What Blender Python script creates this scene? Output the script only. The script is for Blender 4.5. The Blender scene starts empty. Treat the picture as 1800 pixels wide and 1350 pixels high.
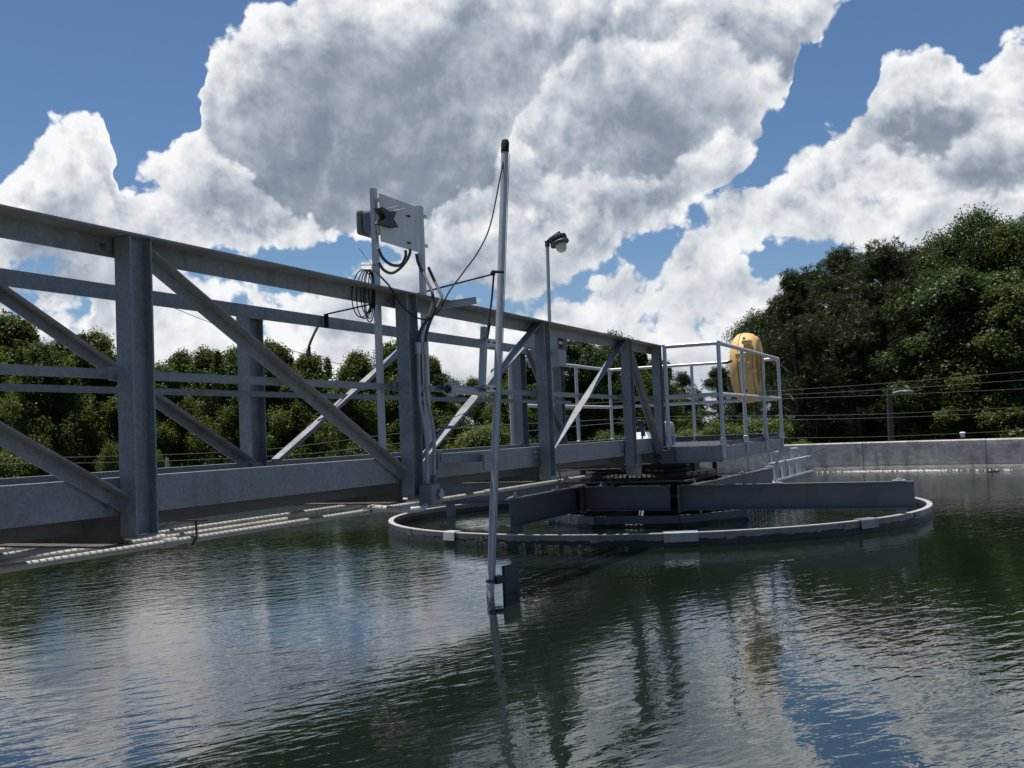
import bpy, math, random
import numpy as np
from math import sin, cos, pi, radians, sqrt, atan2
from mathutils import Vector, Matrix, noise as mnoise
random.seed(7); rng = np.random.default_rng(7)
S = bpy.context.scene
COL = S.collection

# ------------------------------------------------------------------ camera
F, CX, CY, H = 1820.0, 900.0, 675.0, 1.088          # focal length in photo pixels, eye height above water
YAW, PITCH, ROLL = radians(24.3364), radians(2.7346), 0.0417
fwd = Vector((cos(PITCH)*cos(YAW), cos(PITCH)*sin(YAW), sin(PITCH)))
r0 = Vector((sin(YAW), -cos(YAW), 0)); u0 = r0.cross(fwd)
cu = u0*cos(ROLL) + r0*sin(ROLL); cr = r0*cos(ROLL) - u0*sin(ROLL)
EYE = Vector((0, 0, H))
cam = bpy.data.objects.new('camera', bpy.data.cameras.new('camera'))
cam.data.sensor_width = 36; cam.data.lens = F/1800*36
cam.data.clip_start = 0.05; cam.data.clip_end = 3000
m = Matrix.Identity(4)
for i in range(3):
    m[i][0] = cr[i]; m[i][1] = cu[i]; m[i][2] = -fwd[i]; m[i][3] = EYE[i]
cam.matrix_world = m; COL.objects.link(cam); S.camera = cam

def ray(x, y): return fwd + cr*((x-CX)/F) - cu*((y-CY)/F)
def at(x, y, X=None, Y=None, Z=None, D=None):
    "measured place of a photo point on a known plane of the plant"
    v = ray(x, y)
    t = X/v.x if X is not None else Y/v.y if Y is not None else (Z-H)/v.z if Z is not None else D
    return EYE + v*t

# ------------------------------------------------------------------ sun, sky, exposure
SUN_EL, SUN_AZ = radians(80), radians(87)           # azimuth counted from +X towards +Y
sd = Vector((cos(SUN_EL)*cos(SUN_AZ), cos(SUN_EL)*sin(SUN_AZ), sin(SUN_EL)))
sun = bpy.data.objects.new('sun', bpy.data.lights.new('sun', 'SUN'))
sun.data.energy = 5.0; sun.data.angle = radians(0.53); sun.data.color = (1, .95, .88)
sun.rotation_euler = sd.to_track_quat('Z', 'Y').to_euler(); COL.objects.link(sun)
S.view_settings.view_transform = 'Standard'; S.view_settings.look = 'None'
S.view_settings.exposure = 0.42; S.view_settings.gamma = 1
S.render.engine = 'CYCLES'
S.cycles.max_bounces = 8; S.cycles.transparent_max_bounces = 8

W = bpy.data.worlds.new('World'); S.world = W; W.use_nodes = True
wt = W.node_tree
for n in list(wt.nodes): wt.nodes.remove(n)

class G:                                              # tiny node-graph helper
    def __init__(s, tree): s.t = tree
    def n(s, typ, ins=None, **kw):
        nd = s.t.nodes.new(typ)
        for k, v in kw.items(): setattr(nd, k, v)
        for k, v in (ins or {}).items():
            sock = nd.inputs[k]
            if hasattr(v, 'links') or isinstance(v, bpy.types.NodeSocket): s.t.links.new(v, sock)
            else: sock.default_value = v
        return nd
    def m(s, op, a, b=0.0, c=0.0, clamp=False):
        nd = s.n('ShaderNodeMath', {0: a, 1: b, 2: c}, operation=op); nd.use_clamp = clamp
        return nd.outputs[0]
    def v(s, op, a, b=(0, 0, 0), c=None):
        nd = s.n('ShaderNodeVectorMath', {0: a, 1: b}, operation=op)
        if op == 'MULTIPLY_ADD' and hasattr(c, 'links'): s.t.links.new(c, nd.inputs[2]); c = None
        if c is not None: s.t.links.new(c, nd.inputs[3]) if hasattr(c, 'links') else setattr(nd.inputs[3], 'default_value', c)
        return nd.outputs['Value'] if op in ('DISTANCE', 'LENGTH', 'DOT_PRODUCT') else nd.outputs[0]
    def mr(s, val, a, b, c=0.0, d=1.0, mode='SMOOTHSTEP'):
        return s.n('ShaderNodeMapRange', {0: val, 1: a, 2: b, 3: c, 4: d}, interpolation_type=mode).outputs[0]
    def mix(s, fac, a, b, blend='MIX'):
        nd = s.n('ShaderNodeMix', data_type='RGBA', blend_type=blend)
        for i, v in ((0, fac), (6, a), (7, b)):
            if hasattr(v, 'links'): s.t.links.new(v, nd.inputs[i])
            else: nd.inputs[i].default_value = v if i == 0 else (*v, 1)
        return nd.outputs[2]

# cumulus banks, laid out by bearing: u, v = tangents of azimuth and elevation about the bearing FH
FH = Vector((cos(YAW), sin(YAW), 0))
def uv(x, y):
    d = ray(x, y); k = d.dot(FH); return (d.dot(r0)/k, d.z/k)
BANKS = [  # (outline of the top, outline of the base, strength)
 ([(100,420),(182,362),(200,338),(240,322),(280,300),(318,268),(338,250),(350,110),(362,66),(400,48),(450,22),(520,6),(570,-30),(900,-160),(1300,-160),(1420,-60),(1500,-40),(1560,-30)],
  [(100,450),(182,480),(350,485),(440,476),(490,440),(580,418),(670,430),(740,492),(800,500),(900,512),(1000,500),(1050,478),(1085,430),(1150,402),(1200,372),(1238,345),(1262,300),(1300,285),(1335,225),(1352,190),(1384,150),(1392,60),(1440,45),(1500,-20),(1560,-45)], 1.0),
 ([(-500,250),(-200,240),(0,312),(30,286),(58,240),(85,205),(120,192),(178,192),(198,214),(207,245),(213,400),(300,520)],
  [(-500,460),(0,470),(200,450),(213,425),(300,480)], 1.0),
 ([(1150,470),(1243,385),(1268,350),(1302,344),(1360,310),(1388,290),(1412,262),(1440,232),(1500,200),(1528,150),(1545,108),(1600,80),(1650,72),(1672,98),(1692,114),(1740,100),(1800,66),(1900,40),(2300,60)],
  [(1150,500),(1243,470),(1290,470),(1345,462),(1362,440),(1420,455),(1500,440),(1700,420),(1900,400),(2300,420)], 1.0),
 ([(-400,430),(0,440),(200,445),(400,462),(520,482),(600,500),(760,510),(1000,505),(1045,480),(1068,446),(1092,432),(1116,455),(1160,458),(1200,442),(1240,428),(1290,402),(1325,430),(1350,520),(1400,560),(2300,560)],
  [(-400,1200),(2300,1200)], .34)]
INNER = [  # nearer heaps standing in front of the big banks: (top outline, base outline)
 ([(860,420),(880,300),(905,190),(960,120),(1040,62),(1090,42),(1150,80),(1200,62),(1240,20),(1290,40),(1330,90),(1390,110),(1460,200)], [(860,420),(930,330),(1100,330),(1300,300),(1460,200)]),
 ([(120,420),(195,345),(215,325),(250,330),(300,290),(335,262),(372,272),(420,310),(470,330),(540,372),(610,420)], [(120,520),(610,520)]),
 ([(700,470),(735,400),(770,345),(810,322),(850,335),(885,280),(930,262),(985,300),(1040,310),(1090,285),(1140,310),(1195,245),(1240,222),(1275,215),(1322,232),(1360,330)], [(700,560),(1000,560),(1360,400)]),
 ([(1300,470),(1345,380),(1400,335),(1450,340),(1500,285),(1545,238),(1590,262),(1640,300),(1700,215),(1750,190),(1810,205),(1900,220)], [(1300,520),(1900,520)]),
 ([(1000,560),(1040,520),(1075,500),(1110,480),(1160,512),(1200,500),(1240,470),(1290,480),(1330,520),(1360,560)], [(1000,900),(1360,900)]),
 ([(-100,470),(0,400),(40,345),(75,300),(110,270),(150,275),(190,330),(200,420)], [(-100,560),(200,560)])]
U0, U1, VS = -.75, .75, .6
def fcurve(g, val, pts):
    nd = g.n('ShaderNodeFloatCurve', {1: val}); c = nd.mapping.curves[0]
    P_ = []
    for (x, y) in pts:
        u, v = uv(x, y); P_.append(((u-U0)/(U1-U0), (v+.15)/VS))
    P_.sort()
    P_ = [(min(max(a, 0), 1), min(max(b, 0), 1)) for a, b in P_]
    c.points[0].location = P_[0]; c.points[1].location = P_[-1]
    for p_ in P_[1:-1]: c.points.new(*p_)
    for p_ in c.points: p_.handle_type = 'VECTOR'
    nd.mapping.extend = 'HORIZONTAL'; nd.mapping.update(); return nd.outputs[0]
gt = bpy.data.node_groups.new('cloud_detail', 'ShaderNodeTree')
gt.interface.new_socket('Dir', in_out='INPUT', socket_type='NodeSocketVector')
gt.interface.new_socket('Detail', in_out='OUTPUT', socket_type='NodeSocketFloat')
g = G(gt); gi = gt.nodes.new('NodeGroupInput'); go = gt.nodes.new('NodeGroupOutput'); D0 = gi.outputs[0]
nd = g.n('ShaderNodeTexNoise', {'Vector': D0, 'Scale': 9.0, 'Detail': 8.0, 'Roughness': .56, 'Lacunarity': 2.1})
vn = g.v('MULTIPLY_ADD', nd.outputs['Color'], (.05, .05, .05), D0); gt.links.new(D0, vn.node.inputs[2])
vo = g.n('ShaderNodeTexVoronoi', {'Vector': vn, 'Scale': 15.0, 'Detail': 3.0, 'Roughness': .55, 'Lacunarity': 2.3}, feature='F1', normalize=True).outputs['Distance']
gt.links.new(g.m('MULTIPLY_ADD', g.m('SUBTRACT', nd.outputs[0], .5), 1.7, g.m('MULTIPLY', g.m('SUBTRACT', .34, vo), 3.2)), go.inputs[0])

g = G(wt)
tc = g.n('ShaderNodeTexCoord').outputs['Generated']
sky = g.n('ShaderNodeTexSky', sky_type='NISHITA', sun_disc=False, sun_elevation=SUN_EL, sun_rotation=pi/2-SUN_AZ, air_density=1.0, dust_density=.35, ozone_density=2.2)
wn = g.n('ShaderNodeTexNoise', {'Vector': tc, 'Scale': 8.0, 'Detail': 4.0, 'Roughness': .6}).outputs['Color']
wv = g.v('MULTIPLY', g.v('SUBTRACT', wn, (.5, .5, .5)), (.085, .085, .085))
dw = g.v('ADD', tc, wv)
kf = g.m('MAXIMUM', g.v('DOT_PRODUCT', dw, tuple(FH)), .05)
uu = g.m('DIVIDE', g.v('DOT_PRODUCT', dw, tuple(r0)), kf)
vv = g.m('DIVIDE', g.n('ShaderNodeSeparateXYZ', {0: dw}).outputs[2], kf)
un = g.mr(uu, U0, U1, 0, 1, 'LINEAR'); vs_ = g.m('DIVIDE', g.m('ADD', vv, .15), VS)
K = F*VS
dens0 = None; depth = None
for top_, bot_, st in BANKS:
    a = g.m('MULTIPLY', g.m('SUBTRACT', fcurve(g, un, top_), vs_), K)      # px below the top outline
    b_ = g.m('MULTIPLY', g.m('SUBTRACT', vs_, fcurve(g, un, bot_)), K)      # px above the base
    w_ = g.m('MULTIPLY', g.m('MINIMUM', g.m('DIVIDE', g.m('MINIMUM', a, b_), 60.0), 1.0), st)
    w_ = g.m('MAXIMUM', w_, -1.5)
    dp = g.m('MULTIPLY', a, g.m('GREATER_THAN', w_, -.15))
    dens0 = w_ if dens0 is None else g.m('SMOOTH_MAX', dens0, w_, .25)
    if st == 1.0: depth = dp if depth is None else g.m('MAXIMUM', depth, dp)
Q0 = g.n('ShaderNodeGroup'); Q0.node_tree = gt; wt.links.new(tc, Q0.inputs[0])
Q1 = g.n('ShaderNodeGroup'); Q1.node_tree = gt; wt.links.new(g.v('ADD', tc, (-.009, .004, .0125)), Q1.inputs[0])
sepw = g.n('ShaderNodeSeparateXYZ', {0: tc}).outputs[2]
up_ = g.mr(sepw, .42, .52, 0, 1)                                        # scattered clouds higher up
front = g.m('GREATER_THAN', g.v('DOT_PRODUCT', tc, tuple(FH)), .12)
dens0 = g.m('MULTIPLY_ADD', g.m('SUBTRACT', dens0, -.7), g.m('MULTIPLY', front, g.m('SUBTRACT', 1.0, up_)), -.7)
dens = g.m('ADD', dens0, g.m('MULTIPLY', Q0.outputs[0], 1.0))
alpha = g.mr(dens, -.03, .22)
for top_, bot_ in INNER:
    a = g.m('MULTIPLY', g.m('SUBTRACT', fcurve(g, un, top_), vs_), K)
    b_ = g.m('MULTIPLY', g.m('SUBTRACT', vs_, fcurve(g, un, bot_)), K)
    w_ = g.m('MINIMUM', g.m('DIVIDE', a, 55.0), g.m('DIVIDE', b_, 90.0))
    f_ = g.mr(g.m('MULTIPLY_ADD', Q0.outputs[0], .9, w_), -.16, .50)
    ax_ = g.m('MAXIMUM', g.m('MULTIPLY_ADD', Q0.outputs[0], 40.0, a), 0.0)
    dd_ = g.m('SUBTRACT', ax_, depth)
    depth = g.m('MULTIPLY_ADD', dd_, g.m('MULTIPLY', f_, .85), depth)
lf = g.n('ShaderNodeTexNoise', {'Vector': tc, 'Scale': 4.2, 'Detail': 3.0, 'Roughness': .5}).outputs[0]
lf2 = g.n('ShaderNodeTexNoise', {'Vector': g.v('ADD', dw, (3.3, 1.7, .9)), 'Scale': 11.0, 'Detail': 4.0, 'Roughness': .55}).outputs[0]
shade = g.m('MULTIPLY', g.mr(depth, 8.0, 185.0, 0, 1), g.mr(lf, .38, .60, .55, 1.1))
edge = g.mr(dens, .05, .9, 0, 1)
lit = g.m('SUBTRACT', .97, g.m('MULTIPLY_ADD', shade, .47, g.m('MULTIPLY', edge, .17)))
rel = g.m('MULTIPLY_ADD', g.m('SUBTRACT', Q0.outputs[0], Q1.outputs[0]), .60, g.m('MULTIPLY', g.m('SUBTRACT', lf2, .5), 1.1))
lowf = g.mr(sepw, .20, .03, 0, 1)
lit = g.m('MULTIPLY_ADD', rel, g.m('SUBTRACT', 1.0, g.m('MULTIPLY_ADD', shade, .42, g.m('MULTIPLY', lowf, .25)), clamp=True), lit)
lit = g.m('ADD', lit, g.m('MULTIPLY', lowf, .05))
cr_ = g.n('ShaderNodeValToRGB', {0: g.m('ADD', lit, 0.0, clamp=True)})
e = cr_.color_ramp.elements
e[0].position = 0.0; e[0].color = (.13, .16, .22, 1); e[1].position = 1.0; e[1].color = (.70, .71, .72, 1)
for p_, c_ in ((.28, (.195, .23, .29, 1)), (.5, (.33, .365, .42, 1)), (.75, (.53, .55, .58, 1))):
    q_ = e.new(p_); q_.color = c_
clear = g.mix(1.0, sky.outputs[0], (.047, .057, .067), 'MULTIPLY')
haze_f = g.mr(sepw, .22, .0, 0, .55)
clear = g.mix(haze_f, clear, (.20, .30, .47))
final = g.mix(alpha, clear, cr_.outputs[0])
final = g.mix(g.mr(sepw, .0, -.05, 0, 1), final, (.10, .12, .10))
bg = g.n('ShaderNodeBackground', {0: final, 1: 1.0})
out = g.n('ShaderNodeOutputWorld', {0: bg.outputs[0]})
W.cycles.sampling_method = 'MANUAL'; W.cycles.sample_map_resolution = 512

# ------------------------------------------------------------------ materials
def mat(name, base, rough=.5, metal=0.0, vary=.12, scale=8.0, bump=0.0, bscale=60.0, spangle=0.0, streak=None, spec=.5):
    M = bpy.data.materials.new(name); M.use_nodes = True
    t = M.node_tree; g = G(t); b = t.nodes['Principled BSDF']
    co = g.n('ShaderNodeTexCoord').outputs['Object']
    n = g.n('ShaderNodeTexNoise', {'Vector': co, 'Scale': scale, 'Detail': 6.0, 'Roughness': .62}).outputs[0]
    f = g.mr(n, .3, .7, 1-vary, 1+vary, 'LINEAR')
    if spangle:
        v = g.n('ShaderNodeTexVoronoi', {'Vector': co, 'Scale': 90.0}).outputs['Color']
        sv = g.n('ShaderNodeSeparateColor', {0: v}).outputs[0]
        f = g.m('MULTIPLY', f, g.mr(sv, 0, 1, 1-spangle, 1+spangle, 'LINEAR'))
    c = g.v('SCALE', tuple(base), c=f)
    if streak:                                       # vertical weather stains
        sc = g.v('MULTIPLY', co, (streak[1], streak[1], streak[1]*.10))
        sn = g.n('ShaderNodeTexNoise', {'Vector': sc, 'Scale': 1.0, 'Detail': 7.0, 'Roughness': .65}).outputs[0]
        c = g.mix(g.mr(sn, .52, .72, 0, streak[2]), c, streak[0])
    t.links.new(c, b.inputs['Base Color'])
    b.inputs['Roughness'].default_value = rough; b.inputs['Metallic'].default_value = metal
    b.inputs['Specular IOR Level'].default_value = spec
    rr = g.mr(n, .3, .7, max(rough-.1, .02), min(rough+.12, 1), 'LINEAR'); t.links.new(rr, b.inputs['Roughness'])
    if bump:
        bn = g.n('ShaderNodeTexNoise', {'Vector': co, 'Scale': bscale, 'Detail': 5.0}).outputs[0]
        bb = g.n('ShaderNodeBump', {'Height': bn, 'Strength': bump, 'Distance': .01})
        t.links.new(bb.outputs[0], b.inputs['Normal'])
    return M
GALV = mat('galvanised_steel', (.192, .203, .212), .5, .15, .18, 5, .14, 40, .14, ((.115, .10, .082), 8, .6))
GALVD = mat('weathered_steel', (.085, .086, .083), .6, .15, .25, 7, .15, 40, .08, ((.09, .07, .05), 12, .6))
ALU = mat('aluminium', (.42, .42, .42), .40, .2, .08, 10, .05, 80)
ALUR = mat('anodised_rail', (.42, .425, .43), .35, .25, .06, 9)
PANEL = mat('panel_sheet', (.60, .585, .55), .5, .1, .12, 6, .05, 50, 0, ((.30, .29, .27), 14, .5))
PIPE = mat('pvc_conduit', (.42, .41, .38), .5, 0, .14, 7, .08, 50, 0, ((.22, .2, .17), 10, .5))
FLEX = mat('flex_conduit', (.075, .072, .066), .7, 0, .1, 12, spec=.25)
BLACK = mat('black_rubber', (.012, .013, .015), .75, 0, .1, spec=.2)
BLKMET = mat('black_steel', (.028, .032, .038), .5, .1, .25, 9, .15, 30)
TANKC = mat('tank_concrete', (.37, .345, .305), .85, 0, .30, 3.5, .8, 14, 0, ((.09, .086, .078), 3.2, .85))
RINGC = mat('ring_steel', (.135, .135, .128), .4, .1, .2, 5, .2, 30, 0, ((.10, .09, .07), 14, .7))
ALGAE = mat('algae', (.010, .011, .008), .5, 0, .5, 25, 1.0, 60)
GREYB = mat('enclosure_grey', (.115, .135, .15), .45, 0, .08, 8)
LAMPG = mat('lamp_grey', (.055, .062, .07), .45, .1, .08)
LGREY = mat('painted_light_grey', (.30, .31, .31), .5, 0, .08, 8, 0, 60, 0, ((.3, .29, .27), 10, .3))
YEL = mat('yellow_plastic', (.66, .42, .155), .5, 0, .10, 5, .06, 30, 0, ((.58, .34, .13), 9, .5))
YELD = mat('orange_plastic', (.62, .27, .03), .5, 0, .12, 5)
WHITE = mat('white_plastic', (.78, .78, .76), .45, 0, .05)
BLUE = mat('blue_paint', (.03, .09, .22), .45, 0, .1)
WOODP = mat('pole_wood', (.06, .055, .05), .8, 0, .2, 12)
WIRE = mat('wire', (.16, .16, .15), .55, .2, .1)
BARK = mat('bark', (.055, .045, .036), .9, 0, .3, 9, .8, 14)

def add_joints(M, cx, cy, n_, dark):
    t = M.node_tree; g = G(t); b = t.nodes['Principled BSDF']; l = b.inputs['Base Color'].links[0]; src = l.from_socket
    co = g.n('ShaderNodeTexCoord').outputs['Object']; sp = g.n('ShaderNodeSeparateXYZ', {0: g.v('SUBTRACT', co, (cx, cy, 0))})
    an = g.m('ARCTAN2', sp.outputs[1], sp.outputs[0]); fr = g.m('FRACT', g.m('ADD', g.m('MULTIPLY', an, n_/(2*pi)), 50.0))
    ln = g.m('ABSOLUTE', g.m('SUBTRACT', fr, .5)); jt = g.mr(ln, .0, .009, .75, 0)
    cell = g.m('SINE', g.m('MULTIPLY', g.m('FLOOR', g.m('ADD', g.m('MULTIPLY', an, n_/(2*pi)), 50.5)), 12.9898))
    tone = g.mr(cell, -1, 1, .86, 1.12, 'LINEAR')
    w = g.n('ShaderNodeTexWave', {'Vector': g.v('MULTIPLY', co, (1, 1, 2.2)), 'Scale': 2.2, 'Distortion': 16.0, 'Detail': 4.0, 'Detail Scale': 1.4}).outputs[1]
    tide = g.mr(sp.outputs[2], .02, .15, .55, 0)
    c = g.v('SCALE', src, c=g.m('MULTIPLY', tone, g.mr(w, 0, 1, .84, 1.06, 'LINEAR')))
    c = g.mix(jt, c, dark); c = g.mix(tide, c, (.05, .055, .035)); t.links.new(c, b.inputs['Base Color'])

def leafmat(name, a, b, trans=.45):
    M = bpy.data.materials.new(name); M.use_nodes = True; t = M.node_tree; g = G(t)
    for n in list(t.nodes): t.nodes.remove(n)
    geo = g.n('ShaderNodeNewGeometry').outputs['Random Per Island']
    co = g.n('ShaderNodeTexCoord').outputs['Object']
    oi = g.n('ShaderNodeObjectInfo').outputs['Random']
    n = g.n('ShaderNodeTexNoise', {'Vector': co, 'Scale': .9, 'Detail': 2.0}).outputs[0]
    f = g.m('MULTIPLY_ADD', geo, .45, g.m('MULTIPLY_ADD', n, 1.3, g.m('MULTIPLY_ADD', oi, .3, -.6)), clamp=True)
    c = g.mix(f, a, b)
    di = g.n('ShaderNodeBsdfPrincipled', {'Base Color': c, 'Roughness': .5, 'Specular IOR Level': .35})
    tr = g.n('ShaderNodeBsdfTranslucent', {0: g.mix(.5, c, (b[0]*1.7, b[1]*1.6, b[2]*.8))})
    mx = g.n('ShaderNodeMixShader', {0: trans, 1: di.outputs[0], 2: tr.outputs[0]})
    g.n('ShaderNodeOutputMaterial', {0: mx.outputs[0]})
    return M
LEAF = leafmat('broad_leaf', (.030, .058, .013), (.090, .128, .024), .5)
LEAFD = leafmat('dark_leaf', (.018, .040, .012), (.052, .086, .020), .38)
LEAFY = leafmat('shrub_leaf', (.045, .075, .015), (.11, .14, .03))
NEEDLE = leafmat('pine_needle', (.018, .034, .012), (.044, .065, .022), .32)

# ------------------------------------------------------------------ mesh helpers
class MB:
    def __init__(s): s.v = []; s.f = []
    def add(s, vs, fs):
        o = len(s.v); s.v += [tuple(v) for v in vs]; s.f += [tuple(i+o for i in f) for f in fs]; return s
    def box(s, a, b):
        x0, y0, z0 = [min(a[i], b[i]) for i in range(3)]; x1, y1, z1 = [max(a[i], b[i]) for i in range(3)]
        return s.add([(x0,y0,z0),(x1,y0,z0),(x1,y1,z0),(x0,y1,z0),(x0,y0,z1),(x1,y0,z1),(x1,y1,z1),(x0,y1,z1)],
              [(0,3,2,1),(4,5,6,7),(0,1,5,4),(1,2,6,5),(2,3,7,6),(3,0,4,7)])
    def prof(s, p, q, up, pts):
        "extrude the closed 2-D outline pts (side, up) from p to q"
        p = Vector(p); q = Vector(q); d = (q-p).normalized(); up = Vector(up)
        side = d.cross(up).normalized(); up = side.cross(d).normalized()
        n = len(pts); vs = [p+side*a+up*b for a, b in pts]+[q+side*a+up*b for a, b in pts]
        fs = [(i, (i+1) % n, n+(i+1) % n, n+i) for i in range(n)]
        tri = earclip(pts)
        fs += [t[::-1] for t in tri]+[tuple(n+i for i in t) for t in tri]
        return s.add(vs, fs)
    def bar(s, p, q, w, h, up=(0, 0, 1)):
        return s.prof(p, q, up, [(-w/2,-h/2),(w/2,-h/2),(w/2,h/2),(-w/2,h/2)])
    def tube(s, pts, r, n=12, cap=True):
        pts = [Vector(p) for p in pts]; k = len(pts); rs = r if isinstance(r, (list, tuple)) else [r]*k
        vs = []; a = None
        for i in range(k):
            d = (pts[min(i+1, k-1)]-pts[max(i-1, 0)]).normalized()
            if a is None:
                a = d.cross(Vector((0, 0, 1)) if abs(d.z) < .9 else Vector((1, 0, 0))).normalized()
            else: a = (a-d*a.dot(d)).normalized()
            b = d.cross(a)
            vs += [pts[i]+(a*cos(2*pi*j/n)+b*sin(2*pi*j/n))*rs[i] for j in range(n)]
        fs = [(i*n+j, i*n+(j+1) % n, (i+1)*n+(j+1) % n, (i+1)*n+j) for i in range(k-1) for j in range(n)]
        if cap: fs += [tuple(range(n))[::-1], tuple((k-1)*n+j for j in range(n))]
        return s.add(vs, fs)
    def lathe(s, c, ax, pr, n=28):
        "pr: list of (radius, distance along ax)"
        c = Vector(c); ax = Vector(ax).normalized()
        a = ax.cross(Vector((0, 0, 1)) if abs(ax.z) < .9 else Vector((1, 0, 0))).normalized(); b = ax.cross(a)
        vs = [c+ax*h+(a*cos(2*pi*j/n)+b*sin(2*pi*j/n))*max(r, 1e-4) for r, h in pr for j in range(n)]
        fs = [(i*n+j, i*n+(j+1) % n, (i+1)*n+(j+1) % n, (i+1)*n+j) for i in range(len(pr)-1) for j in range(n)]
        return s.add(vs, fs)
    def build(s, name, m, parent=None, smooth=False, bevel=0):
        me = bpy.data.meshes.new(name); me.from_pydata(s.v, [], s.f); me.update()
        me.materials.append(m)
        if smooth:
            me.polygons.foreach_set('use_smooth', [True]*len(me.polygons))
            me.set_sharp_from_angle(angle=radians(35))
        o = bpy.data.objects.new(name, me); COL.objects.link(o)
        if parent is not None: o.parent = parent; o.matrix_parent_inverse = Matrix.Translation(-parent.location)
        if bevel:
            b = o.modifiers.new('bevel', 'BEVEL'); b.width = bevel; b.segments = 2; b.limit_method = 'ANGLE'
        return o
def earclip(pts):
    idx = list(range(len(pts))); out = []
    ar = sum(pts[i][0]*pts[(i+1) % len(pts)][1]-pts[(i+1) % len(pts)][0]*pts[i][1] for i in idx)
    if ar < 0: idx.reverse()
    cr3 = lambda a, b, c: (b[0]-a[0])*(c[1]-a[1])-(b[1]-a[1])*(c[0]-a[0])
    while len(idx) > 3:
        for k in range(len(idx)):
            i, j, l = idx[k-1], idx[k], idx[(k+1) % len(idx)]
            a, b, c = pts[i], pts[j], pts[l]
            if cr3(a, b, c) <= 0: continue
            if any(cr3(a, b, pts[q]) >= 0 and cr3(b, c, pts[q]) >= 0 and cr3(c, a, pts[q]) >= 0 for q in idx if q not in (i, j, l)): continue
            out.append((i, j, l)); idx.pop(k); break
        else: break
    out.append(tuple(idx)); return out
def Wsec(h, w, t=.008):      # I section, height h along "up", flange width w
    a, b = w/2, h/2
    return [(-a,-b),(a,-b),(a,-b+t),(t/2,-b+t),(t/2,b-t),(a,b-t),(a,b),(-a,b),(-a,b-t),(-t/2,b-t),(-t/2,-b+t),(-a,-b+t)]
def Csec(h, w, t=.008, flip=1):  # channel, web at side=0, flanges towards +side (or - when flip)
    b = h/2; p = [(0,-b),(w,-b),(w,-b+t),(t,-b+t),(t,b-t),(w,b-t),(w,b),(0,b)]
    return p if flip > 0 else [(-x, y) for x, y in p][::-1]
def tag(o, label=None, cat=None, group=None, kind=None):
    if label: o['label'] = label
    if cat: o['category'] = cat
    if group: o['group'] = group
    if kind: o['kind'] = kind
    return o
def thing(name, loc, label, cat, group=None):
    o = bpy.data.objects.new(name, None); COL.objects.link(o); o.location = loc
    o.empty_display_size = .1
    return tag(o, label, cat, group)
def curve_pts(pts, n=40):
    "Catmull-Rom through pts"
    P = [Vector(p) for p in pts]; P = [P[0]*2-P[1]]+P+[P[-1]*2-P[-2]]; out = []
    seg = len(P)-3
    for i in range(seg):
        a, b, c, d = P[i:i+4]; k = max(2, n//seg)
        for j in range(k):
            t = j/k
            out.append(.5*((2*b)+(c-a)*t+(2*a-5*b+4*c-d)*t*t+(3*b-a-3*c+d)*t**3))
    out.append(P[-2]); return out

# ------------------------------------------------------------------ ground, water, tank wall
TC = Vector((12.1, 3.7, 0)); TK = Vector((11.3, 3.5, 0)); RT = 11.4
GZ = -1.15
gr = MB(); n = 96
rings = [RT+.27, 12, 16, 24, 40, 70, 130, 300, 900]
vs = []
for r in rings:
    for j in range(n):
        a = 2*pi*j/n; x, y = TK.x+r*cos(a), TK.y+r*sin(a)
        vs.append((x, y, GZ + (0 if r < 14 else .35*mnoise.noise(Vector((x*.05, y*.05, 3))))))
gr.add(vs, [(i*n+j, i*n+(j+1) % n, (i+1)*n+(j+1) % n, (i+1)*n+j) for i in range(len(rings)-1) for j in range(n)])
GRASSM = mat('grass_ground', (.055, .07, .025), .95, 0, .35, .7, .8, 12)
tag(gr.build('ground', GRASSM), kind='structure')

WAT = bpy.data.materials.new('water'); WAT.use_nodes = True
t = WAT.node_tree; g = G(t); b = t.nodes['Principled BSDF']
b.inputs['Base Color'].default_value = (.0055, .0105, .005, 1); b.inputs['Roughness'].default_value = .012
b.inputs['IOR'].default_value = 1.95; b.inputs['Specular IOR Level'].default_value = 1.0
co = g.n('ShaderNodeTexCoord').outputs['Object']
rot = g.n('ShaderNodeMapping', {'Vector': co, 'Rotation': (0, 0, radians(-58))}).outputs[0]
big = g.n('ShaderNodeTexNoise', {'Vector': g.v('MULTIPLY', rot, (.8, .45, 1)), 'Scale': 1.0, 'Detail': 2.0}).outputs[0]
s1 = g.n('ShaderNodeTexNoise', {'Vector': g.v('MULTIPLY', rot, (11, 4.2, 1)), 'Scale': 1.0, 'Detail': 2.5, 'Roughness': .5, 'Distortion': .5}).outputs[0]
s2 = g.n('ShaderNodeTexNoise', {'Vector': g.v('MULTIPLY', rot, (30, 14, 1)), 'Scale': 1.0, 'Detail': 2.0, 'Roughness': .5, 'Distortion': .4}).outputs[0]
calm = g.mr(g.n('ShaderNodeTexNoise', {'Vector': co, 'Scale': .28, 'Detail': 2.0}).outputs[0], .35, .68, .45, 1.15)
hh = g.m('MULTIPLY_ADD', s2, .0011, g.m('MULTIPLY', s1, .0047))
hh = g.m('MULTIPLY_ADD', big, .006, g.m('MULTIPLY', hh, calm))
bp = g.n('ShaderNodeBump', {'Height': hh, 'Strength': 1.0, 'Distance': 1.0}); t.links.new(bp.outputs[0], b.inputs['Normal'])
wm = MB(); n = 96
wm.add([(TK.x+(RT+.02)*cos(2*pi*j/n), TK.y+(RT+.02)*sin(2*pi*j/n), 0) for j in range(n)], [tuple(range(n))])
tag(wm.build('water', WAT), kind='structure')

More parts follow.
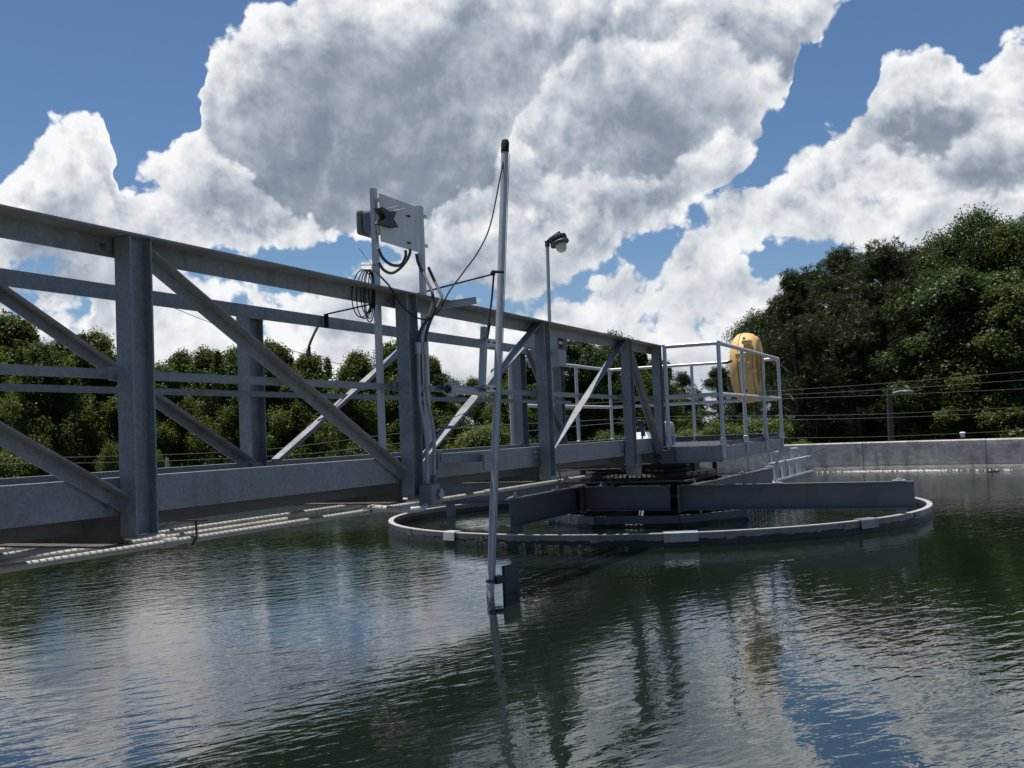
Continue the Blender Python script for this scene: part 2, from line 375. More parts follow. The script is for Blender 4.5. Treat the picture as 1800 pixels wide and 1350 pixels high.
wall = MB(); n = 160; zt = .60
prf = [(RT, -1.5), (RT, .10), (RT+.012, .13), (RT, .16), (RT, zt-.02), (RT+.02, zt), (RT+.28, zt), (RT+.30, zt-.02), (RT+.30, GZ-.3)]
wall.lathe(TK, (0, 0, 1), prf, n)
add_joints(TANKC, TK.x, TK.y, 30, (.07, .065, .06))
tw = wall.build('tank_wall', TANKC, smooth=True)
tag(tw, 'long curved bare concrete wall of the round tank, stained grey', 'wall')

# ------------------------------------------------------------------ truss footbridge
B = thing('truss_footbridge', (5, 3.72, .7), 'grey galvanised steel truss footbridge running over the water to the platform', 'footbridge')
XP = [1.05, 3.28, 5.54, 7.71, 9.88, 10.93]; XF = [1.0, 3.2, 5.40, 7.53, 9.67, 10.75]
YN, YF = 3.2, 4.25
X0, X1 = -.3, 11.05
def L(a, b, c, d): return None
# near chords
mb = MB(); mb.box((X0, 3.262, 1.890), (X1, 3.270, 1.972)); mb.box((X0, 3.140, 1.972), (X1, 3.270, 1.980)); mb.build('top_chord', GALV, B)
mb = MB(); mb.prof((X0, 3.255, .8965), (X1, 3.255, .8965), (0, 0, 1), Csec(.155, .065, .009, -1)); mb.build('bottom_chord', GALV, B)
mb = MB(); mb.box((X0, 3.272, 1.385), (X1-.12, 3.280, 1.423)); mb.box((X0, 3.280, 1.385), (X1-.12, 3.305, 1.390)); mb.build('mid_rail', GALV, B)
# far chords
mb = MB(); mb.box((X0, 4.232, 1.896), (10.88, 4.240, 1.972)); mb.box((X0, 4.232, 1.972), (10.88, 4.265, 1.980)); mb.build('top_chord', GALV, B)
mb = MB(); mb.prof((X0, 4.262, .8965), (10.9, 4.262, .8965), (0, 0, 1), Csec(.155, .065, .009, -1)); mb.build('bottom_chord', GALV, B)
mb = MB(); mb.box((X0, 4.218, 1.390), (10.93, 4.226, 1.426)); mb.build('mid_rail', GALV, B)
for i, x in enumerate(XP):
    w = .125 if i < 5 else .11
    mb = MB(); mb.prof((x, YN, .735 if i < 5 else .8), (x, YN, 1.970), (1, 0, 0), Wsec(w, .085, .009))
    if i < 5: mb.box((x-w/2+.002, YN-.044, .725), (x+w/2-.01, YN+.04, .733))
    mb.build('post', GALV, B)
for i, x in enumerate(XF):
    mb = MB(); mb.prof((x, 4.29, .735), (x, 4.29, 1.970), (1, 0, 0), Wsec(.15 if i < 5 else .10, .095, .009)); mb.build('post', GALV, B)
def diag(p, q, yo, yi, w=.06, t=.007, top=True):
    "angle iron: one leg in the truss plane, one leg standing out along the upper edge"
    p = Vector(p); q = Vector(q); mb = MB()
    d = (q-p).normalized(); up = Vector((0, 0, 1)); up = (up-d*up.dot(d)).normalized(); s = d.cross(up)
    sg = -1 if s.y > 0 else 1             # outstanding leg points to -Y
    h = w/2
    pts = [(0,-h),(0,h),(sg*w,h),(sg*w,h-t),(sg*t,h-t),(sg*t,-h)]
    mb.prof(p, q, (0, 0, 1), pts); return mb.build('diagonal', GALV, B)
zb, ztp = .90, 1.93
diag((1.12, 3.245, ztp), (XP[1]-.05, 3.245, .86), 0, 0)
diag((XP[1]+.05, 3.245, ztp), (XP[2]-.06, 3.245, .86), 0, 0)
diag((XP[2]+.06, 3.245, .88), (XP[3]-.05, 3.245, ztp), 0, 0, .065)
diag((XP[3]+.05, 3.245, .88), (XP[4]-.05, 3.245, ztp), 0, 0, .065)
diag((XP[4]+.07, 3.245, ztp), (XP[5]-.04, 3.245, .86), 0, 0, .065)
diag((XF[0]+.1, 4.250, ztp), (XF[1]-.1, 4.250, .94), 0, 0)
diag((XF[1]-.05, 4.250, 2.02), (XF[2]-.12, 4.250, .96), 0, 0)
diag((XF[2]+.14, 4.250, .96), (XF[3]-.03, 4.250, ztp), 0, 0)
diag((XF[3]+.10, 4.250, .96), (XF[4]-.04, 4.250, ztp), 0, 0)
diag((XF[4]+.10, 4.250, ztp), (XF[5]-.04, 4.250, .96), 0, 0, .05)
for i in range(6):                                     # floor beams and stringers below the deck
    x = XP[i]
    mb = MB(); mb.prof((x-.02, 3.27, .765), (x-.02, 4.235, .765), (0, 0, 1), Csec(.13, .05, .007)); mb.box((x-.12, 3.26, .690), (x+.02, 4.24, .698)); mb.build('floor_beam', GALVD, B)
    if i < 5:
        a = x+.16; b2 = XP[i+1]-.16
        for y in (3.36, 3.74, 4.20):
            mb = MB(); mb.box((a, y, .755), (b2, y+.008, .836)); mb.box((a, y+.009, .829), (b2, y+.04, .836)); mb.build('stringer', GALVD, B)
mb = MB()
x = X0+.02
while x < 10.85:
    mb.box((x, 3.325, .838), (x+.0075, 4.195, .866)); x += .0415
for k in range(5): mb.box((X0+.02, 3.36+k*.1, .8675), (10.85, 3.366+k*.1, .8735))
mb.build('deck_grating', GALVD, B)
for i in range(1, 6):
    x = XP[i]
    for (dx, z, yy) in ((-.13, .93, 3.2465), (-.13, .865, 3.2465), (.13, .93, 3.2465), (.13, .865, 3.2465), (-.03, 1.404, 3.156), (.03, 1.404, 3.156), (.11, 1.93, 3.2535), (-.11, 1.93, 3.2535)):
        if yy < 3.2: continue
        MB().lathe((x+dx, yy, z), (0, -1, 0), [(.001,.009),(.010,.009),(.010,0)], 6).build('bolt', GALVD, B)
    MB().box((x-.085 if i < 5 else x-.07, 3.2465, 1.375), (x+.085 if i < 5 else x+.07, 3.271, 1.433)).build('clip_plate', GALV, B)
# fastening piece hanging over the top chord
mb = MB(); pa = at(768, 545, Y=3.1); 
mb.prof((5.99, 3.262, 1.945), (6.10, 2.99, 1.972), (0, 0, 1), Csec(.045, .022, .004)); mb.build('outrigger', ALU, B)

# ------------------------------------------------------------------ centre platform with guard rail
P = thing('drive_platform', (12.6, 3.75, .86), 'aluminium platform over the tank centre with round tube guard rails', 'platform')
PX0, PX1, PY0, PY1, ZF, ZR, ZM = 10.90, 14.43, 2.51, 4.95, .862, 1.98, 1.412
mb = MB(); x = PX0+.03
while x < PX1-.03:
    mb.box((x, PY0+.03, ZF-.03), (x+.006, PY1-.03, ZF)); x += .034
y = PY0+.1
while y < PY1-.05:
    mb.box((PX0+.03, y, ZF+.0015), (PX1-.03, y+.016, ZF+.007)); y += .055
mb.build('floor_grating', GALV, P)
mb = MB(); mb.box((PX0-.005, PY0+.012, .705), (PX0+.003, 3.13, ZF+.004)); mb.box((PX0-.03, PY0+.012, .697), (PX0+.05, 3.13, .704)); mb.build('front_fascia', GALV, P)
mb = MB(); mb.box((PX0-.20, 3.02, .70), (PX0-.01, 3.14, .84)); mb.build('end_bracket', GALVD, P)
mb = MB(); mb.prof((PX0+.01, PY0+.004, .785), (PX1, PY0+.004, .785), (0, 0, 1), Csec(.15, .06, .007, -1)); mb.build('edge_beam', GALV, P)
mb = MB(); mb.prof((PX0+.01, PY1-.004, .785), (PX1, PY1-.004, .785), (0, 0, 1), Csec(.15, .06, .007)); mb.build('edge_beam', GALV, P)
mb = MB(); mb.box((PX1-.008, PY0+.01, .71), (PX1, PY1-.01, ZF)); mb.build('edge_beam', GALV, P)
MB().box((11.35, 3.15, .805), (13.0, 4.35, .831)).build('shade_plate', GALVD, P)  # solid plate added under the grating to shade the column and turntable
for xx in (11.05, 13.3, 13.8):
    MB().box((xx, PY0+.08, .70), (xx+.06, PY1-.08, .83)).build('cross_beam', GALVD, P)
rp = .0225
def rail(pts):
    return MB().tube(pts, rp, 14).build('rail', ALUR, P, True)
zc = ZR-.022
for z in (zc, ZM):
    rail([(PX0, 3.10, z), (PX0, PY0, z)]); rail([(PX0, PY0, z), (PX1, PY0, z)])
    rail([(PX1, PY0, z), (PX1, PY1, z)]); rail([(PX1, PY1, z), (PX0, PY1, z)]); 
rail([(PX0, PY1, zc), (PX0, 4.45, zc)])
posts = [(PX0, 3.10), (PX0, PY0), (12.08, PY0), (13.28, PY0), (PX1, PY0), (PX1, 3.72), (PX1, PY1), (13.05, PY1), (12.0, PY1), (PX0, PY1)]
for (x, y) in posts:
    o = MB().tube([(x, y, ZF-.12), (x, y, ZR-.002 if (x, y) in ((PX0, 3.10), (PX0, PY0)) else ZR-.025)], .0225, 14).build('rail_post', ALUR, P, True)
    f = MB().box((x-.05, y-.05, ZF+.009), (x+.05, y+.05, ZF+.018)); f.lathe((x, y, ZF+.018), (0, 0, 1), [(.033, 0), (.033, .07), (.026, .075)], 16)
    fo = f.build('base_flange', ALU, o)
for (a_, b2_, c_, d_) in (((PX1-.03, PY0+.05), (PX1-.022, PY1-.05), (PX1-.07, PY0+.05), (PX1-.031, PY1-.05)), ((PX0+.05, PY1-.035), (PX1-.05, PY1-.03), (PX0+.05, PY1-.07), (PX1-.08, PY1-.036))):
    tb = MB().box((a_[0], a_[1], ZF+.01), (b2_[0], b2_[1], ZF+.085)).build('toe_board', GALVD, P)
    MB().box((c_[0], c_[1], ZF+.078), (d_[0], d_[1], ZF+.085)).build('lip', ALU, tb)  # pale lip over dark board paints in the sunlit top edge
MB().box((PX0+.05, PY0+.028, ZF+.01), (PX1-.05, PY0+.033, ZF+.05)).build('toe_board', GALVD, P)

# drive machinery on the platform
Dv = thing('drive_unit', (12.3, 3.72, .87), 'pale gear drive with grey motor drum and blue switch box behind the truss end', 'machine')
MB().add([(11.8,3.56,.872),(12.2,3.56,.872),(12.2,3.9,.872),(11.8,3.9,.872),(11.98,3.68,1.04),(12.08,3.68,1.04),(12.08,3.84,1.04),(11.98,3.84,1.04)],
   [(0,3,2,1),(4,5,6,7),(0,1,5,4),(1,2,6,5),(2,3,7,6),(3,0,4,7)]).build('gear_cover', LGREY, Dv)
MB().lathe((12.2, 3.50, .90), (0, 0, 1), [(.001,0),(.11,0),(.11,.18),(.09,.24),(.04,.26),(.001,.26)], 24).build('motor_drum', LGREY, Dv, True)
MB().lathe((12.04, 3.78, 1.04), (0, 0, 1), [(.001,0),(.05,0),(.05,.06),(.025,.07),(.025,.12),(.04,.125),(.04,.14),(.001,.15)], 16).build('valve', BLKMET, Dv, True)
MB().box((11.70, 3.62, .99), (11.75, 3.66, 1.09)).build('switch_box', BLUE, Dv)
MB().box((11.9, 3.36, .875), (12.05, 3.44, .98)).build('switch_box', BLUE, Dv)
MB().tube(curve_pts([(11.74, 3.65, .99), (11.73, 3.68, .93), (11.70, 3.76, .885), (11.66, 3.85, .875)], 16), .012, 8).build('hose', LGREY, Dv, True)

# ------------------------------------------------------------------ feed well ring standing in the water
Rg = thing('baffle_ring', (12.1, 3.7, 0), 'large round steel baffle ring standing half submerged in the water', 'baffle')
RO = 3.15
mb = MB(); mb.lathe(TC, (0, 0, 1), [(RO, .122), (RO, .130), (RO-.058, .130), (RO-.058, .122), (RO, .122)], 150); mb.build('rim_flange', ALU, Rg)
mb = MB(); mb.lathe(TC, (0, 0, 1), [(RO-.012, .1215), (RO-.012, -.6), (RO-.024, -.6), (RO-.024, .1215)], 150); mb.build('ring_wall', RINGC, Rg, True)
mb = MB(); n = 720; vs = []
for sgn, rr_ in ((1, RO-.012), (-1, RO-.024)):
    o = len(vs)//1
for side in (1, -1):
    base = RO-.012 if side > 0 else RO-.024
    vs = []
    for j in range(n):
        a = 2*pi*j/n; u = Vector((cos(a)*18, sin(a)*18, side*5.))
        zt_ = .066+.014*mnoise.noise(u)+.010*mnoise.noise(u*3.7)+.008*mnoise.noise(u*9)
        for k, (dr, z) in enumerate(((.001, zt_+.004), (.010+.006*mnoise.noise(u*6), zt_-.012), (.016+.008*mnoise.noise(u*5), .0), (.02, -.5))):
            r = base+side*dr; vs.append((TC.x+r*cos(a), TC.y+r*sin(a), z))
    mb.add(vs, [(j*4+k, ((j+1) % n)*4+k, ((j+1) % n)*4+k+1, j*4+k+1) for j in range(n) for k in range(3)])
mb.build('algae_growth', ALGAE, Rg, True)
for (x, y, w, lab) in ((787, 936, .17, 'bright plain overflow plate'), (1202, 941, .31, 'wide overflow plate'), (1597, 917, .24, 'overflow plate near the beam end')):
    p = at(x, y, Z=.13); a = atan2(p.y-TC.y, p.x-TC.x); d = Vector((cos(a), sin(a), 0)); s = Vector((-sin(a), cos(a), 0))
    c0 = TC+d*(RO-.08)
    mb = MB(); pts = [(-.005,.1315),(-.005,.1395),(.085,.1395),(.096,.130),(.100,.05),(.093,.05),(.0885,.126),(.08,.1315)]
    vs = [c0+d*r_+s*(sg*w/2)+Vector((0, 0, z_)) for sg in (-1, 1) for r_, z_ in pts]
    k = len(pts); tri = earclip(pts)
    mb.add(vs, [(i, (i+1) % k, k+(i+1) % k, k+i) for i in range(k)]+[t_[::-1] for t_ in tri]+[tuple(k+i for i in t_) for t_ in tri])
    mb.build('overflow_plate', GALV if x > 1000 else ALU, Rg)

for k in range(16):
    a = 2*pi*k/16+.13; d = Vector((cos(a), sin(a), 0)); s_ = Vector((-sin(a), cos(a), 0)); c0 = TC+d*(RO-.008)
    jp = MB(); jp.bar(c0-s_*.05+Vector((0, 0, .085)), c0+s_*.05+Vector((0, 0, .085)), .006, .055)
    for q_ in (-.03, .03): jp.lathe(c0+s_*q_+Vector((0, 0, .085))+d*.003, d, [(.001,.012),(.009,.012),(.009,0)], 6)
    jp.build('joint_plate', RINGC, Rg)
# pinwheel of I beams that carries it
Sp = thing('support_frame', (12.1, 3.7, .31), 'dark steel I-beam frame lying over the baffle ring', 'steel frame')
def ibeam(p, q, h=.27, w=.11, z=.315):
    mb = MB(); mb.prof((p[0], p[1], z), (q[0], q[1], z), (0, 0, 1), Wsec(h, w, .010)); return mb.build('beam', GALVD if False else BEAM, Sp)
BEAM = mat('beam_steel', (.098, .107, .120), .55, .2, .2, 4, .1, 40, .05, ((.12, .11, .10), 10, .5))
ibeam((11.06, 3.02), (11.06, .66)); ibeam((11.06, 4.14), (11.06, 3.16))
ibeam((11.13, 4.24), (9.20, 4.24)); ibeam((12.32, 4.3), (12.32, 6.72)); ibeam((11.20, 2.92), (15.12, 2.80)); ibeam((13.15, 2.98), (13.15, 4.9), z=.31)
ibeam((11.2, 4.36), (12.25, 4.36)); 
MB().box((10.96, 3.03, .16), (11.16, 3.05, .455)).build('end_plate', BEAM, Sp)
MB().box((10.96, 4.16, .16), (11.19, 4.18, .455)).build('end_plate', BEAM, Sp)
for (x, y) in ((11.06, .80), (9.34, 4.24), (12.32, 6.55), (15.0, 2.81)):
    mb = MB().box((x-.045, y-.045, -.2), (x+.045, y+.045, .177)); mb.build('stub_leg', BEAM, Sp)
    mb = MB().box((x-.06, y-.06, .452), (x+.06, y+.06, .462)); mb.lathe((x, y, .462), (0, 0, 1), [(.001,.0),(.028,0),(.028,.018),(.013,.02),(.013,.05),(.001,.05)], 6)
    mb.build('bolt', ALU, Sp)
for (x, y) in ((11.06, 2.88), (11.06, 3.95), (10.45, 4.24), (11.06, 2.0), (12.6, 2.88), (13.4, 2.86)):
    mb = MB().box((x-.05, y-.05, .452), (x+.05, y+.05, .460)); mb.lathe((x, y, .46), (0, 0, 1), [(.001,.0),(.02,0),(.02,.015),(.01,.017),(.01,.045),(.001,.045)], 6)
    mb.build('bolt', ALU, Sp)

# inner octagonal well, slats, column, turntable
Iw = thing('inner_well', (12.1, 3.7, 0), 'small octagonal steel well in the middle of the baffle ring', 'baffle')
oc = [(TC.x+1.2*cos(radians(22.5+8+45*k)), TC.y+1.25*sin(radians(22.5+8+45*k))) for k in range(8)]
for k in range(8):
    a, b2 = Vector((*oc[k], 0)), Vector((*oc[(k+1) % 8], 0)); d = (b2-a).normalized()*.006
    mb = MB(); mb.prof((a.x+d.x, a.y+d.y, -.12), (b2.x-d.x, b2.y-d.y, -.12), (0, 0, 1), [(0,-.3),(0,.24),(-.05,.24),(-.05,.232),(-.007,.232),(-.007,-.3)])
    mb.build('side_panel', BEAM, Iw)
    mb = MB(); mb.prof((a.x+d.x, a.y+d.y, -.1), (b2.x-d.x, b2.y-d.y, -.1), (0, 0, 1), [(.004,-.3),(.004,.135),(.014,.125),(.016,-.3)]); mb.build('algae_growth', ALGAE, Iw)
mb = MB()
for k in range(16):
    p = Vector((12.95+.02*k, 3.02-.035*k, 0)); mb.box((p.x, p.y, -.2), (p.x+.05, p.y+.014, .235))
mb.box((12.9, 2.45, .236), (13.3, 3.05, .25))
tag(mb.build('slatted_baffle', LGREY), 'pale vertical slats standing in the water behind the inner well', 'baffle')
MB().prof((11.9, 3.0, .15), (12.9, 2.72, .29), (0, 0, 1), Csec(.06, .10, .008)).build('brace', LGREY, Iw)
Cl = thing('centre_column', (12.1, 3.72, 0), 'black round column and turntable under the platform', 'column')
MB().lathe((12.1, 3.72, 0), (0, 0, 1), [(.40,-.6),(.40,.50)], 40).build('shaft', BLKMET, Cl, True)
MB().lathe((12.1, 3.72, 0), (0, 0, 1), [(.41,.49),(.80,.49),(.82,.53),(.80,.565),(.62,.575),(.62,.69),(.45,.695),(.001,.695)], 60).build('turntable', BLKMET, Cl, True)
MB().box((10.36, 3.30, .60), (10.52, 3.42, .82)).build('bearing_block', GALV, Cl)
for (x, y) in ((11.6, 4.35), (12.7, 4.3), (11.75, 3.05), (12.6, 3.0)):
    MB().box((x, y, .462), (x+.05, y+.05, .69)).build('strut', BLKMET, Cl)

for k in range(8):
    a = 2*pi*k/8+.2; d = Vector((cos(a), sin(a), 0)); c0 = Vector((12.1, 3.72, 0))
    MB().bar(c0+d*.42+Vector((0, 0, .46)), c0+d*1.02+Vector((0, 0, .10)), .05, .012).build('brace', BLKMET, Cl)
    MB().bar(c0+d*1.02+Vector((0, 0, .10)), c0+d*1.02+Vector((0, 0, -.3)), .05, .012, d).build('leg', BLKMET, Cl)
MB().lathe((12.1, 3.72, 0), (0, 0, 1), [(1.0,.295),(1.04,.295),(1.04,.32),(1.0,.32),(1.0,.295)], 40).build('hoop', BLKMET, Cl)
gt_ = MB(); x = 11.25
while x < 13.0: gt_.box((x, 3.05, .475), (x+.012, 4.2, .488)); x += .05
gt_.box((11.2, 3.02, .47), (13.0, 3.05, .49)); gt_.box((11.2, 4.2, .47), (13.0, 4.23, .49))
gt_.build('walk_grating', GALVD, Cl)
for k, (xa, ya, xb, yb) in enumerate(((11.0, 3.9, 11.9, 3.35), (10.9, 3.6, 11.7, 3.1), (11.2, 4.3, 11.9, 4.0))):
    MB().tube(curve_pts([(xa, ya, .66), ((xa+xb)/2, (ya+yb)/2, .57+.02*k), (xb, yb, .64)], 12), .016, 8).build('cable', BLACK, Cl, True)

# skimmer arm at the far right
Sk = thing('skimmer_arm', (16.5, 2.8, .3), 'bright galvanised skimmer arm with two upright handles beyond the baffle ring', 'skimmer')
yS = 2.86
MB().bar((15.35, yS, .46), (18.3, yS-.12, .46), .075, .075).build('top_tube', ALU, Sk)
MB().bar((15.25, yS+.05, .20), (18.0, yS-.07, .20), .16, .012).build('blade', ALU, Sk)
MB().tube([(15.2, yS-.1, .24), (18.0, yS-.2, .24)], .03, 10).build('lower_tube', GALV, Sk, True)
for x in (15.55, 16.2, 16.9, 17.6):
    MB().bar((x, yS-.06, .12), (x, yS-.06, .56), .05, .012, (1, 0, 0)).build('clamp', ALU, Sk)
    MB().tube([(x+.2, yS, .2), (x+.2, yS, .46)], .035, 10).build('sleeve', ALU, Sk, True)
for x in (15.5, 17.2):
    MB().tube([(x, yS, .505), (x, yS, .66), (x, yS-.1, .66)], .013, 8).build('handle', ALU, Sk, True)
for x in (17.9, 18.2): MB().box((x, yS-.18, .38), (x+.03, yS-.05, .5)).build('clamp', ALU, Sk)

# ------------------------------------------------------------------ pipes slung under the deck
def pipe(y, z, x0, x1, r, label, cut=None):
    t_ = thing('service_pipe', ((x0+x1)/2, y, z), label, 'pipe', 'service pipes under the footbridge deck')
    MB().tube([(x0, y, z), (x1, y, z)], r, 16).build('pipe', PIPE, t_, True)
    x = x0+.6
    while x < x1-.2:
        MB().lathe((x, y, z), (1, 0, 0), [(r, -.05), (r+.008, -.05), (r+.008, .05), (r, .05)], 16).build('coupling', PIPE, t_, True)
        x += 1.9
pipe(3.90, .594, -.2, 10.6, .0175, 'pale service pipe lying lowest and closest to the open water')
pipe(3.975, .612, -.2, 5.3, .0155, 'pale service pipe lying second from the outside, ending before the second near post')
pipe(4.045, .632, -.2, 7.2, .0155, 'long pale service pipe lying third from the outside in the row')
pipe(4.11, .652, 1.6, 4.6, .014, 'thin short pale service pipe, innermost of the row')
for x, wh in ((1.9, 'left of the first near post'), (2.95, 'just left of the first near post'), (4.35, 'midway between first and second near post'), (6.1, 'just right of the second near post'), (8.1, 'just right of the third near post'), (9.6, 'just left of the fourth near post')):
    h_ = thing('pipe_hanger', (x, 3.9, .66), 'dark steel hanger bar holding the service pipes, '+wh, 'hanger', 'pipe hangers under the deck')
    MB().box((x, 3.80, .6905), (x+.04, 4.2, .697)).build('cross_bar', BLKMET, h_)
    MB().tube([(x+.02, 3.90, .565), (x+.02, 3.865, .60), (x+.02, 3.87, .692)], .006, 6).build('hook', BLKMET, h_, True)

# ------------------------------------------------------------------ junction box and conduits at the second post
yC = 3.10
J = thing('junction_box', at(757, 880, Y=yC), 'grey cast junction elbow box at the foot of the conduits', 'junction box')
a = at(746, 852, Y=yC); b2 = at(760, 888, Y=yC)
MB().box((a.x, yC-.045, b2.z), (b2.x+.03, yC+.045, a.z)).build('body', GREYB, J, bevel=.01)
MB().lathe((b2.x+.02, yC-.052, (a.z+b2.z)/2), (0, -1, 0), [(.001, .008), (.035, .008), (.038, 0)], 4).build('lid', LGREY, J)
c1 = thing('rigid_conduit', at(745, 700, Y=yC), 'pale rigid conduit, left of the pair, bending beside the second near post', 'conduit')
MB().tube(curve_pts([at(735, 606, Y=3.14), at(736, 660, Y=3.14), at(738, 705, Y=3.14), at(745, 745, Y=3.12), at(750, 780, Y=yC), at(751, 850, Y=yC)], 30), .0115, 10).build('tube', LGREY, c1, True)
MB().tube([at(734.5, 602, Y=3.14), at(735, 622, Y=3.14)], .019, 10).build('fitting', ALU, c1, True)
c2 = thing('rigid_conduit', at(757, 700, Y=yC), 'pale rigid conduit, right of the pair, ending in a coupling above the junction box', 'conduit')
MB().tube(curve_pts([at(747.5, 606, Y=3.14), at(749, 660, Y=3.14), at(751, 700, Y=3.14), at(760, 745, Y=3.12), at(763, 780, Y=yC), at(763, 890, Y=yC)], 30), .0115, 10).build('tube', LGREY, c2, True)
MB().tube([at(747, 602, Y=3.14), at(747.5, 624, Y=3.14)], .019, 10).build('fitting', ALU, c2, True)
MB().tube([at(763, 835, Y=yC), at(763, 848, Y=yC)], .020, 10).build('coupling', GREYB, c2, True)
c3 = thing('bent_conduit', at(690, 900, Y=3.2), 'pale conduit pipe curving up into the junction box above the water', 'conduit')
MB().tube(curve_pts([at(640, 890, Y=3.5), at(680, 894, Y=3.3), at(720, 896, Y=3.15), at(742, 893, Y=yC), at(753, 884, Y=yC)], 30), .018, 10).build('tube', PIPE, c3, True)
MB().tube([at(708, 894, Y=3.19), at(722, 896, Y=3.15)], .023, 10).build('coupling', PIPE, c3, True)
c4 = thing('bent_conduit', at(690, 880, Y=3.3), 'pale straight conduit running behind the junction box towards the pipe row', 'conduit')
MB().tube([at(640, 886, Y=3.6), at(745, 876, Y=3.2)], .017, 10).build('tube', PIPE, c4, True)

# ------------------------------------------------------------------ instrument panel
yp = 3.34
Pn = thing('instrument_panel', at(700, 450, Y=yp), 'flat aluminium back plate on two strut posts above the handrail', 'instrument panel')
def strut(x, ztop, zbot):
    mb = MB(); mb.prof((x, yp+.012, zbot), (x, yp+.012, ztop), (1, 0, 0), Csec(.041, .030, .003)); return mb.build('strut_post', ALU, Pn)
xl, xr = 5.475, 6.06
strut(xl, 2.645, 1.02); strut(xr, 2.640, 1.00)
MB().box((xl+.004, yp-.0125, 2.31), (xr-.022, yp-.009, 2.612)).build('back_plate', PANEL, Pn)
MB().box((xr-.085, yp-.0135, 2.30), (xr-.045, yp-.0125, 2.60)).build('seam_strip', ALU, Pn)
for z in (2.36, 2.56): MB().box((xl-.02, yp-.007, z), (xr+.03, yp-.001, z+.02)).build('cross_strut', ALU, Pn)
for (px, py) in ((719, 380), (720, 427)):
    p = at(px, py, Y=yp-.02); MB().box((p.x-.028, p.y, p.z-.002), (p.x+.028, p.y+.006, p.z+.002)).lathe((p.x, p.y+.006, p.z), (0, -1, 0), [(.001,.012),(.008,.012),(.008,0)], 8).build('wing_nut', BLKMET, Pn)
# X-shaped bracket on the plate
hg = [(667,366),(672,364),(683,372),(697,371.5),(691,384.5),(700,399),(694,400),(672,394),(666,392),(678,382)]
fr = [at(x, y, Y=yp-.05) for x, y in hg]; bk = [Vector((p.x, yp-.013, p.z)) for p in fr]; k = len(fr)
tri = earclip([(p.x, p.z) for p in fr])
Xb = thing('clamp_bracket', at(683, 382, Y=yp-.03), 'black hourglass-shaped bracket with two pins bolted on the back plate', 'bracket')
MB().add(fr+bk, tri+[tuple(k+i for i in t_)[::-1] for t_ in tri]+[(i, k+i, k+(i+1) % k, (i+1) % k) for i in range(k)]).build('body', BLKMET, Xb, bevel=.004)
for (a1, b1, a2, b2_) in ((680, 367, 698, 363.5), (693, 371, 711, 367)):
    MB().tube([at(a1, b1, Y=yp-.05), at(a2, b2_, Y=yp-.10)], .004, 8).build('pin', ALU, Xb, True)
# controller behind the plate
Ct = thing('controller_box', (xl+.1, yp+.2, 2.45), 'dark grey controller housing sticking out behind the left strut post', 'controller')
q0 = at(649, 366, Y=3.60); q1 = at(649, 409, Y=3.60)
cx0 = 5.50
MB().box((cx0, yp+.045, 2.385), (cx0+.15, yp+.135, 2.525)).build('housing', GREYB, Ct, bevel=.02)
MB().box((cx0-.006, yp+.136, 2.375), (cx0+.16, yp+.180, 2.535)).build('front_cover', GREYB, Ct, bevel=.02)
MB().box((cx0+.02, yp+.181, 2.41), (cx0+.13, yp+.186, 2.50)).build('display', BLACK, Ct)
MB().tube([(cx0+.03, yp+.09, 2.355), (cx0+.03, yp+.09, 2.386)], .012, 8).build('gland', LGREY, Ct, True)

# flexible conduits hanging from the panel
def hose(px, y, r, label, m=FLEX, name='flexible_conduit', cat='conduit', n=48, k=10):
    pts = [at(p[0], p[1], Y=(p[2] if len(p) > 2 else y)) for p in px]
    return tag(MB().tube(curve_pts(pts, n), r, k).build(name, m, None, True), label, cat)
hose([(665,436),(672,452),(685,464),(700,467),(708,462),(713,450),(713,440)], yp-.03, .0095, 'grey flexible conduit loop hanging highest under the back plate')
hose([(665,460),(674,474),(687,480),(699,475),(712,462),(720,447),(721,438)], yp-.02, .0095, 'grey flexible conduit loop hanging lowest under the back plate')
hose([(732,446,yp-.02),(736,464,yp-.03),(750,492,3.2),(759,512,3.12),(761,532,3.11),(752,560,3.12),(740,580,3.14),(735,604,3.14)], yp, .0105, 'grey flexible conduit dropping left from the plate over the handrail')
hose([(753,470,yp-.02),(762,490,3.28),(772,510,3.15),(776,522,3.1),(768,540,3.1),(756,565,3.12),(750,585,3.14),(748,604,3.14)], yp, .0105, 'grey flexible conduit bulging right beside the strut post')

# black cable: from the pole cap down to the rail and round to the coil
hose([(887,272,3.08),(878,318,3.08),(862,395,3.08),(842,440,3.08),(815,478,3.08),(790,512,3.1),(772,545,3.1),(757,557,3.1),(742,561,3.1),(724,553,3.1),(704,534,3.12),(686,505,3.12),(670,487,3.14),(654,470,3.25)], 3.1, .0052, 'long black cable swinging from the tall pole top to the coil', BLACK, 'cable', 'cable', 90, 8)
coil = thing('cable_coil', at(652, 470, Y=3.28), 'black cable coil tied to the left strut post', 'cable coil')
for (dx, wdt, bot, tilt) in ((-4, 36, 558, -5), (2, 22, 552, -2), (5, 15, 560, 0), (8, 10, 548, 2), (7, 20, 566, 3), (0, 30, 560, -4)):
    cxp = 648+dx; cyp = (474+bot)/2; hh_ = (bot-474)/2
    pts = [at(cxp+wdt/2*sin(t_)*1.0-wdt*.25+tilt*(1+cos(t_))*-.3, cyp-hh_*cos(t_), Y=3.24+.02*sin(t_+dx)) for t_ in [2*pi*i/28 for i in range(29)]]
    MB().tube(pts, .0036, 6, False).build('loop', BLACK, coil, True)
MB().tube([at(634, 466, Y=3.27), at(661, 466, Y=3.27)], .003, 6).build('cable_tie', BLACK, coil, True)
MB().tube([at(631, 436, Y=3.27), at(654, 467, Y=3.27)], .0014, 6).build('cable_tie', BLACK, coil, True)

